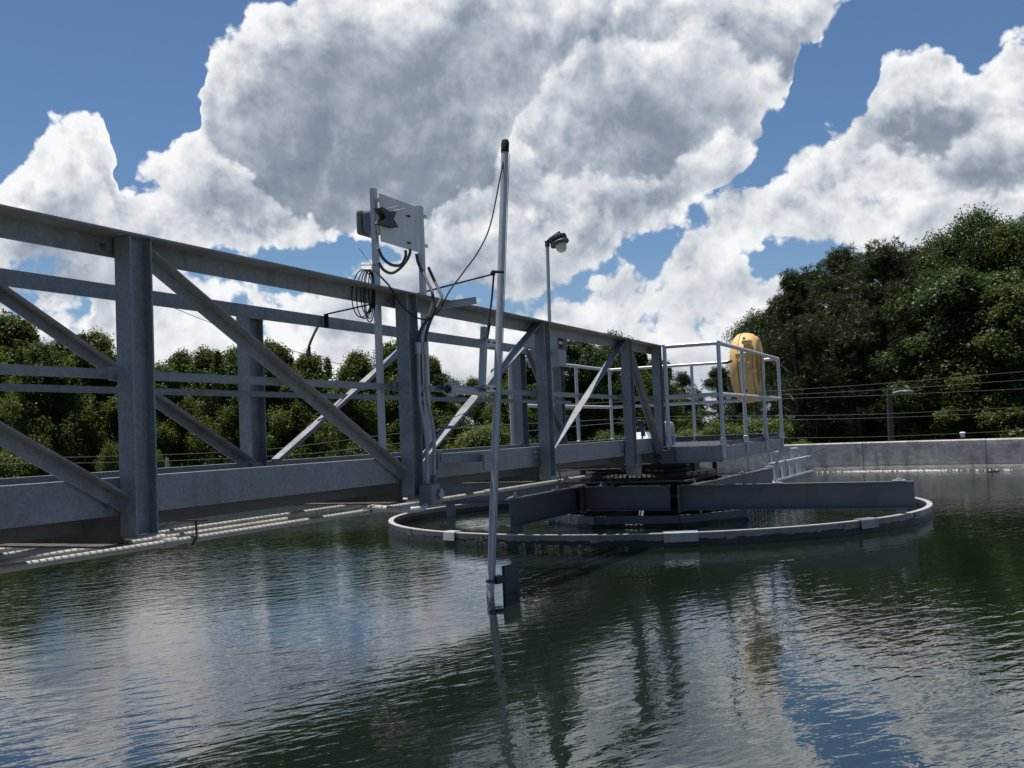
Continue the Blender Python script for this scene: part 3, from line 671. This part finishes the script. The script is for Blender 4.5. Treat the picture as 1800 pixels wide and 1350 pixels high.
# black bungee cord from the far handrail to the pole
cord = thing('bungee_cord', at(700, 520, Y=3.6), 'black cord tied between far handrail and tall pole with loose ends', 'cord')
MB().tube([at(870, 481, Y=3.06), at(800, 499, Y=3.25), at(735, 516, Y=3.45), at(660, 533, Y=3.8), at(575, 552, Y=4.2)], .006, 8).build('rope', BLACK, cord, True)
MB().tube(curve_pts([at(868, 482, Y=3.05), at(865, 520, Y=3.05), at(860, 560, Y=3.05), at(855, 592, Y=3.05)], 16), [.006]*12+[.009, .012, .014, .012, .008][:5] if False else .0075, 8).build('loose_end', BLACK, cord, True)
MB().tube([at(861, 570, Y=3.05), at(854, 596, Y=3.05)], [.008, .018], 8).build('hook', BLACK, cord, True)
MB().box(at(570, 552, Y=4.225), at(577, 576, Y=4.19)).build('strap', BLACK, cord)
MB().tube(curve_pts([at(560, 572, Y=4.3), at(553, 585, Y=4.3), at(544, 606, Y=4.3), at(541, 620, Y=4.3)], 12), .009, 8).build('loose_end', BLACK, cord, True)
MB().tube([at(544, 610, Y=4.3), at(541, 625, Y=4.3)], [.010, .018], 8).build('hook', BLACK, cord, True)
MB().tube([at(866, 478, Y=3.04), at(884, 478, Y=3.04)], .010, 8).lathe(at(866, 480, Y=3.03), (0, -1, 0), [(.001,.02),(.02,.012),(.022,0),(.001,-.02)], 10).build('knot', BLACK, cord, True)

# ------------------------------------------------------------------ tall sampling pole
yq = 3.08
Po = thing('sampling_pole', at(862, 1043, Z=0), 'tall leaning aluminium pole reaching down into the water, black cap on top', 'pole')
top = at(888, 252, Y=yq); bot = at(862, 1043, Y=yq); dd = (bot-top)
MB().tube([top, bot+dd*.08], .0265, 20).build('tube', ALU, Po, True)
gv = MB()
for off in (-.012, .010):
    gv.bar(top+Vector((off, -.0255, -.08)), top+dd*.98+Vector((off, -.0255, 0)), .0035, .004, (0, 1, 0))
gv.build('groove', GREYB, Po)
tp = -dd.normalized()
MB().lathe(top-tp*.075, tp, [(.0285, 0), (.030, .01), (.030, .075), (.024, .098), (.001, .104)], 20).build('cap', BLACK, Po, True)
s0, s1 = at(856, 575, Y=yq+.05), at(851, 700, Y=yq+.05)
MB().prof(s1, s0, (1, 0, 0), Csec(.041, .041, .004)).build('backing_strut', ALU, Po)
for yy in (602, 683):
    p = at(861, yy, Y=yq-.03)
    mb = MB(); mb.box((p.x-.075, p.y-.012, p.z-.02), (p.x+.065, p.y-.006, p.z+.02)); mb.box((p.x-.075, p.y-.014, p.z+.02), (p.x+.065, p.y+.09, p.z+.024)); mb.box((p.x-.075, p.y-.014, p.z-.024), (p.x+.065, p.y+.09, p.z-.02))
    c_ = mb.build('pole_clamp', ALU, Po)
    for dx in (-.05, .045): MB().lathe((p.x+dx, p.y-.012, p.z), (0, -1, 0), [(.001,.012),(.009,.012),(.009,0)], 6).build('bolt', BLKMET, c_)
# swivel arm (round) and lower flat arm
a = at(790, 684, Y=3.16); b2 = at(850, 689, Y=yq+.03)
MB().tube([a, b2], .027, 16).build('round_arm', ALU, Po, True)
MB().tube([at(768, 681, Y=3.2), a], .016, 10).build('arm_pivot', BLKMET, Po, True)
MB().lathe(a, (b2-a), [(.03,-.02),(.042,-.02),(.042,.015),(.03,.015)], 8).build('arm_collar', ALU, Po)
for dz in (-.045, .04): MB().tube([a+Vector((-.05, -.03, dz)), a+Vector((.04, -.04, dz*.9))], .007, 6).build('arm_bolt', ALU, Po, True)
a = at(774, 806, Y=3.235); b2 = at(847, 804, Y=3.10)
MB().bar(a, b2, .010, .055).build('flat_arm', GALV, Po)
MB().box((a.x-.03, 3.236, a.z-.075), (a.x+.03, 3.2535, a.z+.055)).build('chord_bracket', GALV, Po)
q = [(851,799),(872,799),(864,808),(863,816),(872,826),(852,827)]
fr = [at(x, y, Y=yq-.035) for x, y in q]; bk = [p+Vector((0, .012, 0)) for p in fr]; k = len(q); tri = earclip([(p.x, p.z) for p in fr])
MB().add(fr+bk, tri+[tuple(k+i for i in t_)[::-1] for t_ in tri]+[(i, k+i, k+(i+1) % k, (i+1) % k) for i in range(k)]).build('hinge_plate', GALV, Po)
# plate standing in the water beside the pole
Pl = thing('float_plate', at(895, 1040, Z=0), 'black flat steel plate on two bars at the pole foot in the water', 'plate')
w_ = at(886, 1040, Z=.02); px_, py_ = w_.x, w_.y
A_ = Vector((px_, py_, 0)); Bq = A_+Vector((.17, -.03, 0))
hP = (1043-993)/F*(w_-EYE).dot(fwd)
mb = MB(); mb.prof((A_.x, A_.y, hP/2), (Bq.x, Bq.y, hP/2), (0, 0, 1), [(-.012,-hP/2-.06),(.012,-hP/2-.06),(.012,hP/2),(-.012,hP/2)]); mb.build('plate', BLKMET, Pl, bevel=.003)
c0 = at(864, 1025, Y=yq); 
MB().bar((c0.x, c0.y-.02, .105), (A_.x+.01, A_.y+.014, .105), .06, .05).build('bar', BLKMET, Pl)
MB().bar((c0.x, c0.y-.02, -.03), (A_.x+.01, A_.y+.014, -.03), .06, .05).build('bar', BLKMET, Pl)
MB().lathe(at(862, 1022, Y=yq)+Vector((0, 0, -.008)), (0, 0, 1), [(.027,0),(.031,0),(.031,.022),(.027,.022)], 20).build('collar', GALVD, Pl, True)

# ------------------------------------------------------------------ work lamp and control box
Lm = thing('work_lamp', (10.97, 4.47, .87), 'outdoor lamp with ribbed dark housing and cream globe on a thin pole', 'lamp')
lt = at(962, 428, Y=4.47); lb = at(968, 640, Y=4.47)
lbb = lt+(lb-lt)*((lt.z-.87)/(lt.z-lb.z))
MB().tube([lbb, lt], .021, 12).build('pole', ALUR, Lm, True)
MB().tube([lt-Vector((0, 0, .04)), lt+Vector((0, 0, .03))], .028, 12).build('socket', LAMPG, Lm, True)
hc = lt+Vector((.02, -.135, .02)); ax = Vector((.02, -.34, -.94)).normalized()
MB().tube([lt+Vector((0, 0, .02)), lt+Vector((0, -.03, .05)), hc-ax*.075+Vector((0, .02, 0)), hc-ax*.085+Vector((0, -.05, .02))], .014, 8).build('arm', LAMPG, Lm, True)
MB().lathe(hc, ax, [(.001,-.07),(.06,-.07),(.085,-.055),(.09,-.03),(.07,-.025),(.07,.012),(.105,.014),(.112,.022),(.112,.045),(.10,.052),(.066,.052),(.066,.04)], 32).build('housing', LAMPG, Lm, True)
fn = MB(); a_ = ax.cross(Vector((1, 0, 0))).normalized(); b_ = ax.cross(a_)
for k in range(18):
    th = 2*pi*k/18; d = a_*cos(th)+b_*sin(th)
    fn.bar(hc+ax*-.05+d*.088, hc+ax*.02+d*.088, .006, .034, d)
fn.build('cooling_fins', LAMPG, Lm)
GLOBE = mat('globe', (.56, .53, .42), .3, 0, .05)
MB().lathe(hc, ax, [(.065,.045),(.065,.075),(.060,.105),(.045,.13),(.022,.143),(.001,.147)], 24).build('globe', GLOBE, Lm, True)

Cb = thing('control_box', (10.5, 4.35, 2.0), 'pale grey control box with white button labels behind the handrail', 'control box')
bx = at(928, 600, Y=4.50)
x0_ = 10.40
MB().box((x0_, 4.14, 1.80), (x0_+.24, 4.50, 2.185)).build('enclosure', LGREY, Cb, bevel=.006)
MB().box((x0_+.002, 4.132, 1.98), (x0_+.25, 4.139, 2.185)).build('door', GALVD, Cb)
for (z0_, z1_, dx, dw, mm) in ((2.155,2.170,.02,.14,WHITE),(2.115,2.138,.015,.08,WHITE),(2.075,2.10,.02,.11,BLACK),(2.04,2.062,.015,.08,WHITE),(2.0,2.03,.04,.06,BLACK)):
    MB().box((x0_+dx, 4.126, z0_), (x0_+dx+dw, 4.1315, z1_)).build('label' if mm is WHITE else 'switch', mm, Cb)
MB().box((x0_+.04, 4.3, .87), (x0_+.10, 4.36, 1.799)).build('stand', ALUR, Cb)

# life ring case hanging inside the right guard rail
yc_ = 2.70; lc = at(1314, 646, Y=yc_)
Yb = thing('life_ring_case', lc, 'yellow plastic life ring case hanging on the platform guard rail', 'life ring case')
def vlathe(prs, n=56, sz=1.0):
    mb = MB(); vs = []
    for r, h in prs:
        for j in range(n):
            a = 2*pi*j/n; vs.append((lc.x+r*cos(a)*.93, lc.y+h, lc.z+r*sin(a)*(1.10 if sin(a) > 0 else 1.13)))
    mb.add(vs, [(i*n+j, (i+1)*n+j, (i+1)*n+(j+1) % n, i*n+(j+1) % n) for i in range(len(prs)-1) for j in range(n)]); return mb
vlathe([(.001,.185),(.18,.185),(.27,.175),(.345,.145),(.39,.095),(.402,.055),(.398,.046)]).build('back_shell', YEL, Yb, True)
vlathe([(.390,.047),(.390,.037)]).build('seam', BLKMET, Yb, True)
vlathe([(.398,.038),(.405,.02),(.402,-.03),(.385,-.09),(.35,-.135),(.30,-.155),(.25,-.15),(.215,-.125),(.205,-.09)]).build('front_shell', YEL, Yb, True)
vlathe([(.206,-.10),(.195,-.05),(.15,-.02),(.08,-.015),(.06,-.05),(.05,-.06),(.001,-.06)]).build('recess', YELD, Yb, True)
for (dz, dy) in ((.10, -.02), (-.02, -.05)):
    MB().box((lc.x-.43, lc.y+dy-.06, lc.z+dz), (lc.x-.37, lc.y+dy+.08, lc.z+dz+.07)).build('latch', YEL, Yb, bevel=.012)
vlathe([(.36,-.138),(.345,-.152),(.325,-.162),(.31,-.158)]).build('moulded_rib', YEL, Yb, True)
for az_ in (0.5, 2.2, 3.9, 5.4):
    c_ = lc+Vector((cos(az_)*.375, -.02, sin(az_)*.43)); MB().lathe(c_, (cos(az_), 0, sin(az_)), [(.001,.03),(.018,.03),(.02,0)], 8).build('fixing', BLKMET, Yb)
MB().box((lc.x-.36, lc.y-.168, lc.z-.09), (lc.x-.27, lc.y-.05, lc.z-.03)).build('handle', YEL, Yb, bevel=.012)
MB().box((lc.x-.405, lc.y-.13, lc.z+.27), (lc.x-.25, lc.y-.02, lc.z+.33)).build('lip', YEL, Yb, bevel=.015)
MB().bar((lc.x-.43, lc.y+.10, lc.z+.07), (lc.x-.435, lc.y+.20, lc.z+.05), .02, .025).build('strap', BLACK, Yb)

# ------------------------------------------------------------------ utility pole, wires, small things beyond the wall
Up = thing('utility_pole', at(1567, 785, D=34), 'dark wooden utility pole with a street lamp arm before the dark trees', 'utility pole')
MB().tube([at(1569, 830, D=34), at(1563, 684, D=34)], [.11, .085], 12).build('pole', WOODP, Up, True)
MB().tube([at(1566, 692, D=34), at(1580, 688, D=34), at(1592, 687, D=34)], .03, 8).build('lamp_arm', LGREY, Up, True)
MB().lathe(at(1596, 689, D=34), ray(1700, 690)-ray(1500, 688), [(.001,-.2),(.05,-.15),(.075,0),(.06,.15),(.001,.2)], 12).build('lamp_head', GREYB, Up, True)
WL = [([(0,806),(267,800),(478,789),(700,762),(880,747),(1003,741),(1182,732),(1375,731),(1565,727),(1810,715)], 'second lowest long power line crossing the whole tree line'),
 ([(0,816),(267,811),(533,798),(705,779),(880,763),(1003,750),(1182,738),(1375,738),(1565,734),(1810,724)], 'lowest long power line crossing the whole tree line'),
 ([(960,722),(1182,708),(1375,701),(1565,694),(1810,683)], 'third power line from the top, right of the truss'),
 ([(960,712),(1182,702),(1375,694),(1565,684),(1810,667)], 'power line fixed at the head of the utility pole'),
 ([(1100,700),(1375,686),(1565,673),(1810,652)], 'topmost power line passing above the utility pole'),
 ([(1375,770),(1565,767),(1810,756)], 'low wire just above the top of the right tank wall')]
for pts, lab in WL:
    o = MB().tube(curve_pts([at(x, y, D=33.5) for x, y in pts], 50), .0065, 6, False).build('power_line', WIRE, None, True)
    tag(o, lab, 'power line', 'power lines in front of the trees')
tag(MB().tube(curve_pts([at(290, 535, D=28), at(370, 567, D=28), at(470, 603, D=28), at(600, 641, D=28)], 20), .009, 6, False).build('overhead_wire', BLACK, None, True), 'thin dark overhead wire slanting down across the sky behind the truss', 'overhead wire')
vp = thing('vent_cap', at(1692, 765, D=21.6), 'small white vent cap on top of the tank wall', 'vent cap')
MB().tube([at(1692, 768.5, D=21.6), at(1692, 763, D=21.6)], .045, 12).build('stem', WHITE, vp, True)
MB().lathe(at(1692, 763, D=21.6), (0, 0, 1), [(.001,0),(.058,0),(.058,.03),(.03,.045),(.001,.045)], 14).build('cap', WHITE, vp, True)
MB().tube([at(294, 850, D=31), at(294, 806, D=31)], .05, 8).build('fence_post', LGREY, None, True)
tag(bpy.data.objects['fence_post'], 'short pale post in front of the trees seen left through the truss', 'post')
db = thing('floating_twig', at(1744, 828, Z=.0), 'small dark twig floating at the foot of the right wall', 'twig')
MB().tube([at(1736, 828.5, Z=.012), at(1756, 827.5, Z=.012)], .012, 6).build('stick', BARK, db); MB().tube([at(1744, 829, Z=.0), at(1743, 822, Z=.08)], .009, 6).build('side_twig', BARK, db)

fo = MB(); rf = random.Random(3)  # white specks stand in for sun glints along the waterline
for k in range(260):
    xq = 1465+rf.random()**.8*190 if k < 190 else 1420+rf.random()*340
    a_ = at(xq, 829, Z=0); a2 = atan2(a_.y-TK.y, a_.x-TK.x); rr_ = RT-.04-.22*rf.random()**2
    p = Vector((TK.x+rr_*cos(a2), TK.y+rr_*sin(a2), .003)); rd = .006+.016*rf.random()
    fo.lathe(p, (0, 0, 1), [(rd, 0), (rd*.8, rd*.5), (.001, rd*.7)], 6)
tag(fo.build('foam_glints', WHITE, None, True), 'thin line of white specks standing in for sun glints along the foot of the right tank wall', 'foam_glints', None, 'stuff')

# ------------------------------------------------------------------ trees
def quads(name, C_, Rt, Up_, m):
    n = len(C_); v = np.empty((n, 4, 3)); v[:, 0] = C_-Rt-Up_*.2; v[:, 1] = C_-Up_; v[:, 2] = C_+Rt*1.0+Up_*.0; v[:, 3] = C_+Up_
    me = bpy.data.meshes.new(name); me.vertices.add(4*n); me.vertices.foreach_set('co', v.ravel())
    me.loops.add(4*n); me.loops.foreach_set('vertex_index', np.arange(4*n, dtype=np.int32))
    me.polygons.add(n); me.polygons.foreach_set('loop_start', np.arange(0, 4*n, 4, dtype=np.int32)); me.polygons.foreach_set('loop_total', np.full(n, 4, dtype=np.int32))
    me.materials.append(m); me.update(); me.validate(); return me
def unit(n):
    v = rng.normal(size=(n, 3)); return v/np.linalg.norm(v, axis=1)[:, None]
def crown_mesh(name, h, rad, kind, m, z0=.12, seed=1):
    """clumps along limbs; leaves on and in every clump. Real height h, crown from z0*h up"""
    rs = np.random.default_rng(seed); cl = []
    nb = {'broad': 150, 'cone': 150, 'pine': 120, 'bush': 36}[kind]
    for k in range(nb):
        f = rs.random()**.8 if kind != 'pine' else rs.random()**.7
        z = (z0+(1-z0)*f)
        if kind == 'broad': env = (1-((z-.45)/.60)**2)**.5 if abs(z-.45) < .6 else .15
        elif kind == 'cone': env = min(1, (1.06-z)/.55)*(.62+.38*min(1, z/.3))
        elif kind == 'bush': env = (1-(z/1.05)**2)**.5
        else: env = min(1, (1.08-z)/.40)*(.55+.45*sin(z*pi))
        env = max(env, .12)*(.75+.45*rs.random())
        a = rs.random()*2*pi; q = rs.random()**.45
        cl.append((cos(a)*rad*env*q, sin(a)*rad*env*q, z*h*.95, rad*(.13+.15*rs.random())*(1.0 if kind != 'bush' else 1.5), q))
    if kind in ('cone', 'broad'):
        for k in range(9): cl.append((rs.normal()*rad*.08, rs.normal()*rad*.08, h*(.86+.13*k/9), rad*(.15-.011*k), .5))
        for b_ in range(5):          # side leaders that give the outline its points
            a = rs.random()*6.28; q = .35+.3*rs.random(); hz = h*(.70+.16*rs.random())
            for k in range(6): cl.append((cos(a)*rad*q, sin(a)*rad*q, hz+h*.022*k, rad*(.15-.018*k), q))
    Cs, R_, U_ = [], [], []
    per = {'broad': 500, 'cone': 500, 'pine': 520, 'bush': 420}[kind]*(1.5 if h > 10 and kind != 'pine' else 1)
    ls = {'broad': .060, 'cone': .056, 'pine': .12, 'bush': .05}[kind]
    for (x, y, z, r, q) in cl:
        nn_ = int(per*(r/(rad*.24))**1.4)
        if kind == 'pine':
            nt = max(8, nn_//13); d = rs.normal(size=(nt, 3)); d /= np.linalg.norm(d, axis=1)[:, None]
            tc_ = np.array([x, y, z])+d*(rs.random((nt, 1))**.5)*r*np.array([1.15, 1.15, .62])
            for c in tc_:
                dv = rs.normal(size=(13, 3)); dv[:, 2] += .5; dv /= np.linalg.norm(dv, axis=1)[:, None]
                L_ = ls*(.7+.6*rs.random((13, 1)))
                Cs.append(c+dv*L_*.9); U_.append(dv*L_); s = np.cross(dv, rs.normal(size=(13, 3))); s /= np.linalg.norm(s, axis=1)[:, None]; R_.append(s*.016)
        else:
            d = rs.normal(size=(nn_, 3)); d /= np.linalg.norm(d, axis=1)[:, None]
            lump = 1+.22*np.sin(d[:, :1]*5+x*3)+.2*np.sin(d[:, 1:2]*6+y*3)
            c = np.array([x, y, z])+d*(rs.random((nn_, 1))**.42)*r*lump*np.array([1.08, 1.08, .9])
            nrm = d*.6+rs.normal(size=(nn_, 3))*.6+np.array([0, 0, .45]); nrm /= np.linalg.norm(nrm, axis=1)[:, None]
            u = np.cross(nrm, rs.normal(size=(nn_, 3))); u /= np.linalg.norm(u, axis=1)[:, None]; w = np.cross(nrm, u)
            s = ls*(.6+.7*rs.random((nn_, 1)))
            Cs.append(c); U_.append(u*s); R_.append(w*s*.62)
    return quads(name, np.concatenate(Cs), np.concatenate(R_), np.concatenate(U_), m), cl
def trunk_mesh(name, h, cl, seed, kind):
    rs = np.random.default_rng(seed); mb = MB()
    th = h*.9
    sp = [(sin(i*.9+seed)*.02*h*i/6, cos(i*1.1+seed)*.02*h*i/6, th*i/6) for i in range(7)]
    r0_ = .024*h if kind != 'bush' else .02*h
    mb.tube(sp, [r0_*(1-.82*i/6) for i in range(7)], 10)
    idx = rs.choice(len(cl), min(34, len(cl)), replace=False)
    for i in idx:
        x, y, z, r, q = cl[i]; zz = max(z-.35*sqrt(x*x+y*y)-.1*h*.3, .1*h if kind != 'bush' else .02); k = min(zz/th, 1)*6; a = int(min(k, 5)); f = min(k-a, 1)
        s0_ = Vector(sp[a]).lerp(Vector(sp[a+1]), f); e_ = Vector((x, y, z)); md = s0_.lerp(e_, .5)+Vector((0, 0, .03*h*rs.random()))
        rr_ = r0_*(1-.82*k/6)*.42
        mb.tube([s0_, md, e_], [rr_, rr_*.65, rr_*.25], 6, False)
    me = bpy.data.meshes.new(name); me.from_pydata(mb.v, [], mb.f); me.materials.append(BARK)
    me.polygons.foreach_set('use_smooth', [True]*len(me.polygons)); me.update(); return me
PROTO = {}
for key, kind, h, rad, m, z0, seed in (('ba', 'cone', 7.5, 2.35, LEAF, .04, 1), ('bb', 'cone', 7.5, 2.2, LEAF, .06, 2), ('bc', 'broad', 8.0, 2.3, LEAFD, .08, 3),
        ('bd', 'cone', 8, 2.6, LEAFD, .05, 6), ('pa', 'pine', 11.5, 2.9, NEEDLE, .06, 4), ('pb', 'pine', 11, 3.2, NEEDLE, .05, 5), ('be', 'broad', 12, 3.6, LEAFD, .06, 9),
        ('bf', 'broad', 12, 3.4, LEAF, .08, 12), ('sh', 'bush', 2.6, 1.5, LEAFY, .04, 8)):
    me, cl = crown_mesh('crown', h, rad, kind, m, z0, seed)
    PROTO[key] = (me, trunk_mesh('trunk', h, cl, seed, kind), h)
def tree(px, topy, D, key, label, group, name='broadleaf_tree', wid=1.0, rot=None, cat='tree', gz=GZ):
    v = ray(px, topy); top_ = EYE+v*D
    base = Vector((top_.x, top_.y, gz)); hgt = top_.z-gz
    me, tr, h = PROTO[key]; s = hgt/h
    o = thing(name, base, label, cat, group)
    r_ = random.random()*6.28 if rot is None else rot
    for nm, d in (('crown', me), ('trunk', tr)):
        c = bpy.data.objects.new(nm, d); COL.objects.link(c); c.parent = o; c.scale = (s*wid, s*wid, s); c.rotation_euler = (0, 0, r_)
    return o
ORD = ['first','second','third','fourth','fifth','sixth','seventh','eighth','ninth','tenth','eleventh','twelfth','thirteenth','fourteenth','fifteenth','sixteenth','seventeenth','eighteenth','nineteenth','twentieth','twenty-first']
GL = 'trees on the left beyond the tank'; GR = 'trees on the right beyond the tank'; GB = 'trees standing in the second row behind'
LT = [(-60,560,40,'ba','tall leafy tree cut by the left photo edge',1.05),(18,552,43,'bb','tallest leafy tree of the far left, left of the first near post',1.15),
 (75,600,38,'ba','round light green tree low at the far left',.9),(118,590,45,'bd','dark pointed tree second from the left edge',1.0),
 (168,580,40,'ba','bushy round tree just left of the first near post',1.0),(232,628,43,'bd','dark tree mostly hidden by the first near post',1.0),
 (285,640,40,'bb','small pointed light green tree just right of the first near post',.9),(318,617,44,'bb','pointed tree right of the first near post',.95),
 (362,612,42,'bb','pointed tree in the middle of the first truss panel',.9),(415,608,40,'ba','leafy tree left of the first far post',.95),
 (478,600,41,'bb','bright leafy tree right of the first far post',1.05),(540,618,40,'ba','broad tree under the hanging loose cord end',.95),
 (626,618,37,'bb','pointed light tree left of the left strut post',.95),(688,600,38,'ba','full leafy tree behind the left strut post',1.05),
 (752,624,39,'bb','leafy tree just right of the second near post',.85),(832,664,62,'bb','small distant tree low in the gap left of the tall pole',.9),
 (886,640,44,'ba','low green tree behind the tall pole foot clamps',.8),(930,600,42,'bb','leafy tree left of the third near post',.9),
 (1008,592,40,'bc','dark leafy tree right of the third near post',1.05),(1074,584,42,'bb','pointed tree peaking over the end of the top chord',.85),
 (1110,596,43,'bb','narrow tree peak next to the fourth near post',.8),(1150,628,42,'ba','green tree behind the truss end post',.8),
 (1200,650,60,'pb','small distant pine left of the platform corner',.9),(1262,640,60,'pa','distant round pine behind the platform corner post',1.25),(1305,650,58,'pb','distant dark pine behind the life ring case',1.0)]
for (x, y, D, k, lab, w) in LT:
    tree(x, y, D, k, lab, GL, 'pine_tree' if k[0] == 'p' else 'broadleaf_tree', w)
RT_ = [(1392,466,46,'pa','left-most tall pine with gaps, beside the life ring case',.82),(1425,462,50,'pb','tall pine second from the sky gap',.95),(1478,424,48,'pa','tall pine with open crown near the middle of the right grove',.95),
 (1545,418,44,'pb','broad dark pine above the utility pole',1.15),(1600,425,50,'pa','dark pine right of the utility pole',1.15),(1655,412,54,'be','tall leafy tree between pines on the right',.85),
 (1735,366,46,'be','tallest dark leafy tree at the right edge',1.0),(1800,390,44,'bf','tall leafy tree cut by the right photo edge',.95),(1700,470,40,'bc','lower leafy tree in front on the right',1.35),
 (1772,500,38,'bb','lighter leafy tree low in front at the right edge',1.35),(1880,400,46,'be','large tree just outside the right edge',1.0),
 (1362,520,50,'pb','low dark pine at the left foot of the right grove',.55),(1620,560,42,'pb','low pine in front of the right grove',1.1),(1500,560,44,'pa','lower pine in front of the grove left of the utility pole',1.1)]
for (x, y, D, k, lab, w) in RT_:
    tree(x, y, D, k, lab, GR, 'pine_tree' if k[0] == 'p' else 'broadleaf_tree', w)
i = 0
for x in list(range(-120, 800, 62))+list(range(930, 1180, 62)):          # dim second row that closes the gaps
    yt = 668+18*sin(i*1.7); tree(x, yt, 52, ('bc', 'bd')[i % 2], ORD[i]+' of the dim back row trees on the left, counted from the left', GB, 'broadleaf_tree', 1.5); i += 1
NB = i
for x in range(1350, 1960, 60):
    yt = 560-70*min(1, (x-1350)/250)+22*sin(i*2.1); tree(x, yt, 60, ('be', 'pb')[i % 2], ORD[i-NB]+' of the dark trees behind the right grove, counted from the left', 'trees standing behind the right grove', 'broadleaf_tree' if i % 2 == 0 else 'pine_tree', 1.1); i += 1
for (x, y, D, lab) in ((205, 785, 36, 'yellowish shrub just left of the first near post'), (275, 800, 36, 'small light shrub right of the first near post'), (865, 752, 34, 'bright shrub seen right of the flat arm'),
     (1275, 748, 36, 'light green shrub behind the platform floor'), (1370, 745, 40, 'light shrub at the foot of the right grove'), (1330, 742, 38, 'green shrub below the life ring case'), (1620, 752, 40, 'low green shrub right of the utility pole'),
     (1215, 760, 38, 'dim shrub left of the platform corner post'), (30, 800, 36, 'low green shrub at the far left edge'), (640, 770, 36, 'bright shrub left of the left strut post'), (820, 770, 36, 'low shrub left of the tall pole'),
     (1065, 765, 38, 'low shrub under the left guard rail')):
    tree(x, y, D, 'sh', lab, 'shrubs beyond the tank', 'shrub', .55 if x in (205, 275) else 1.0, cat='shrub')
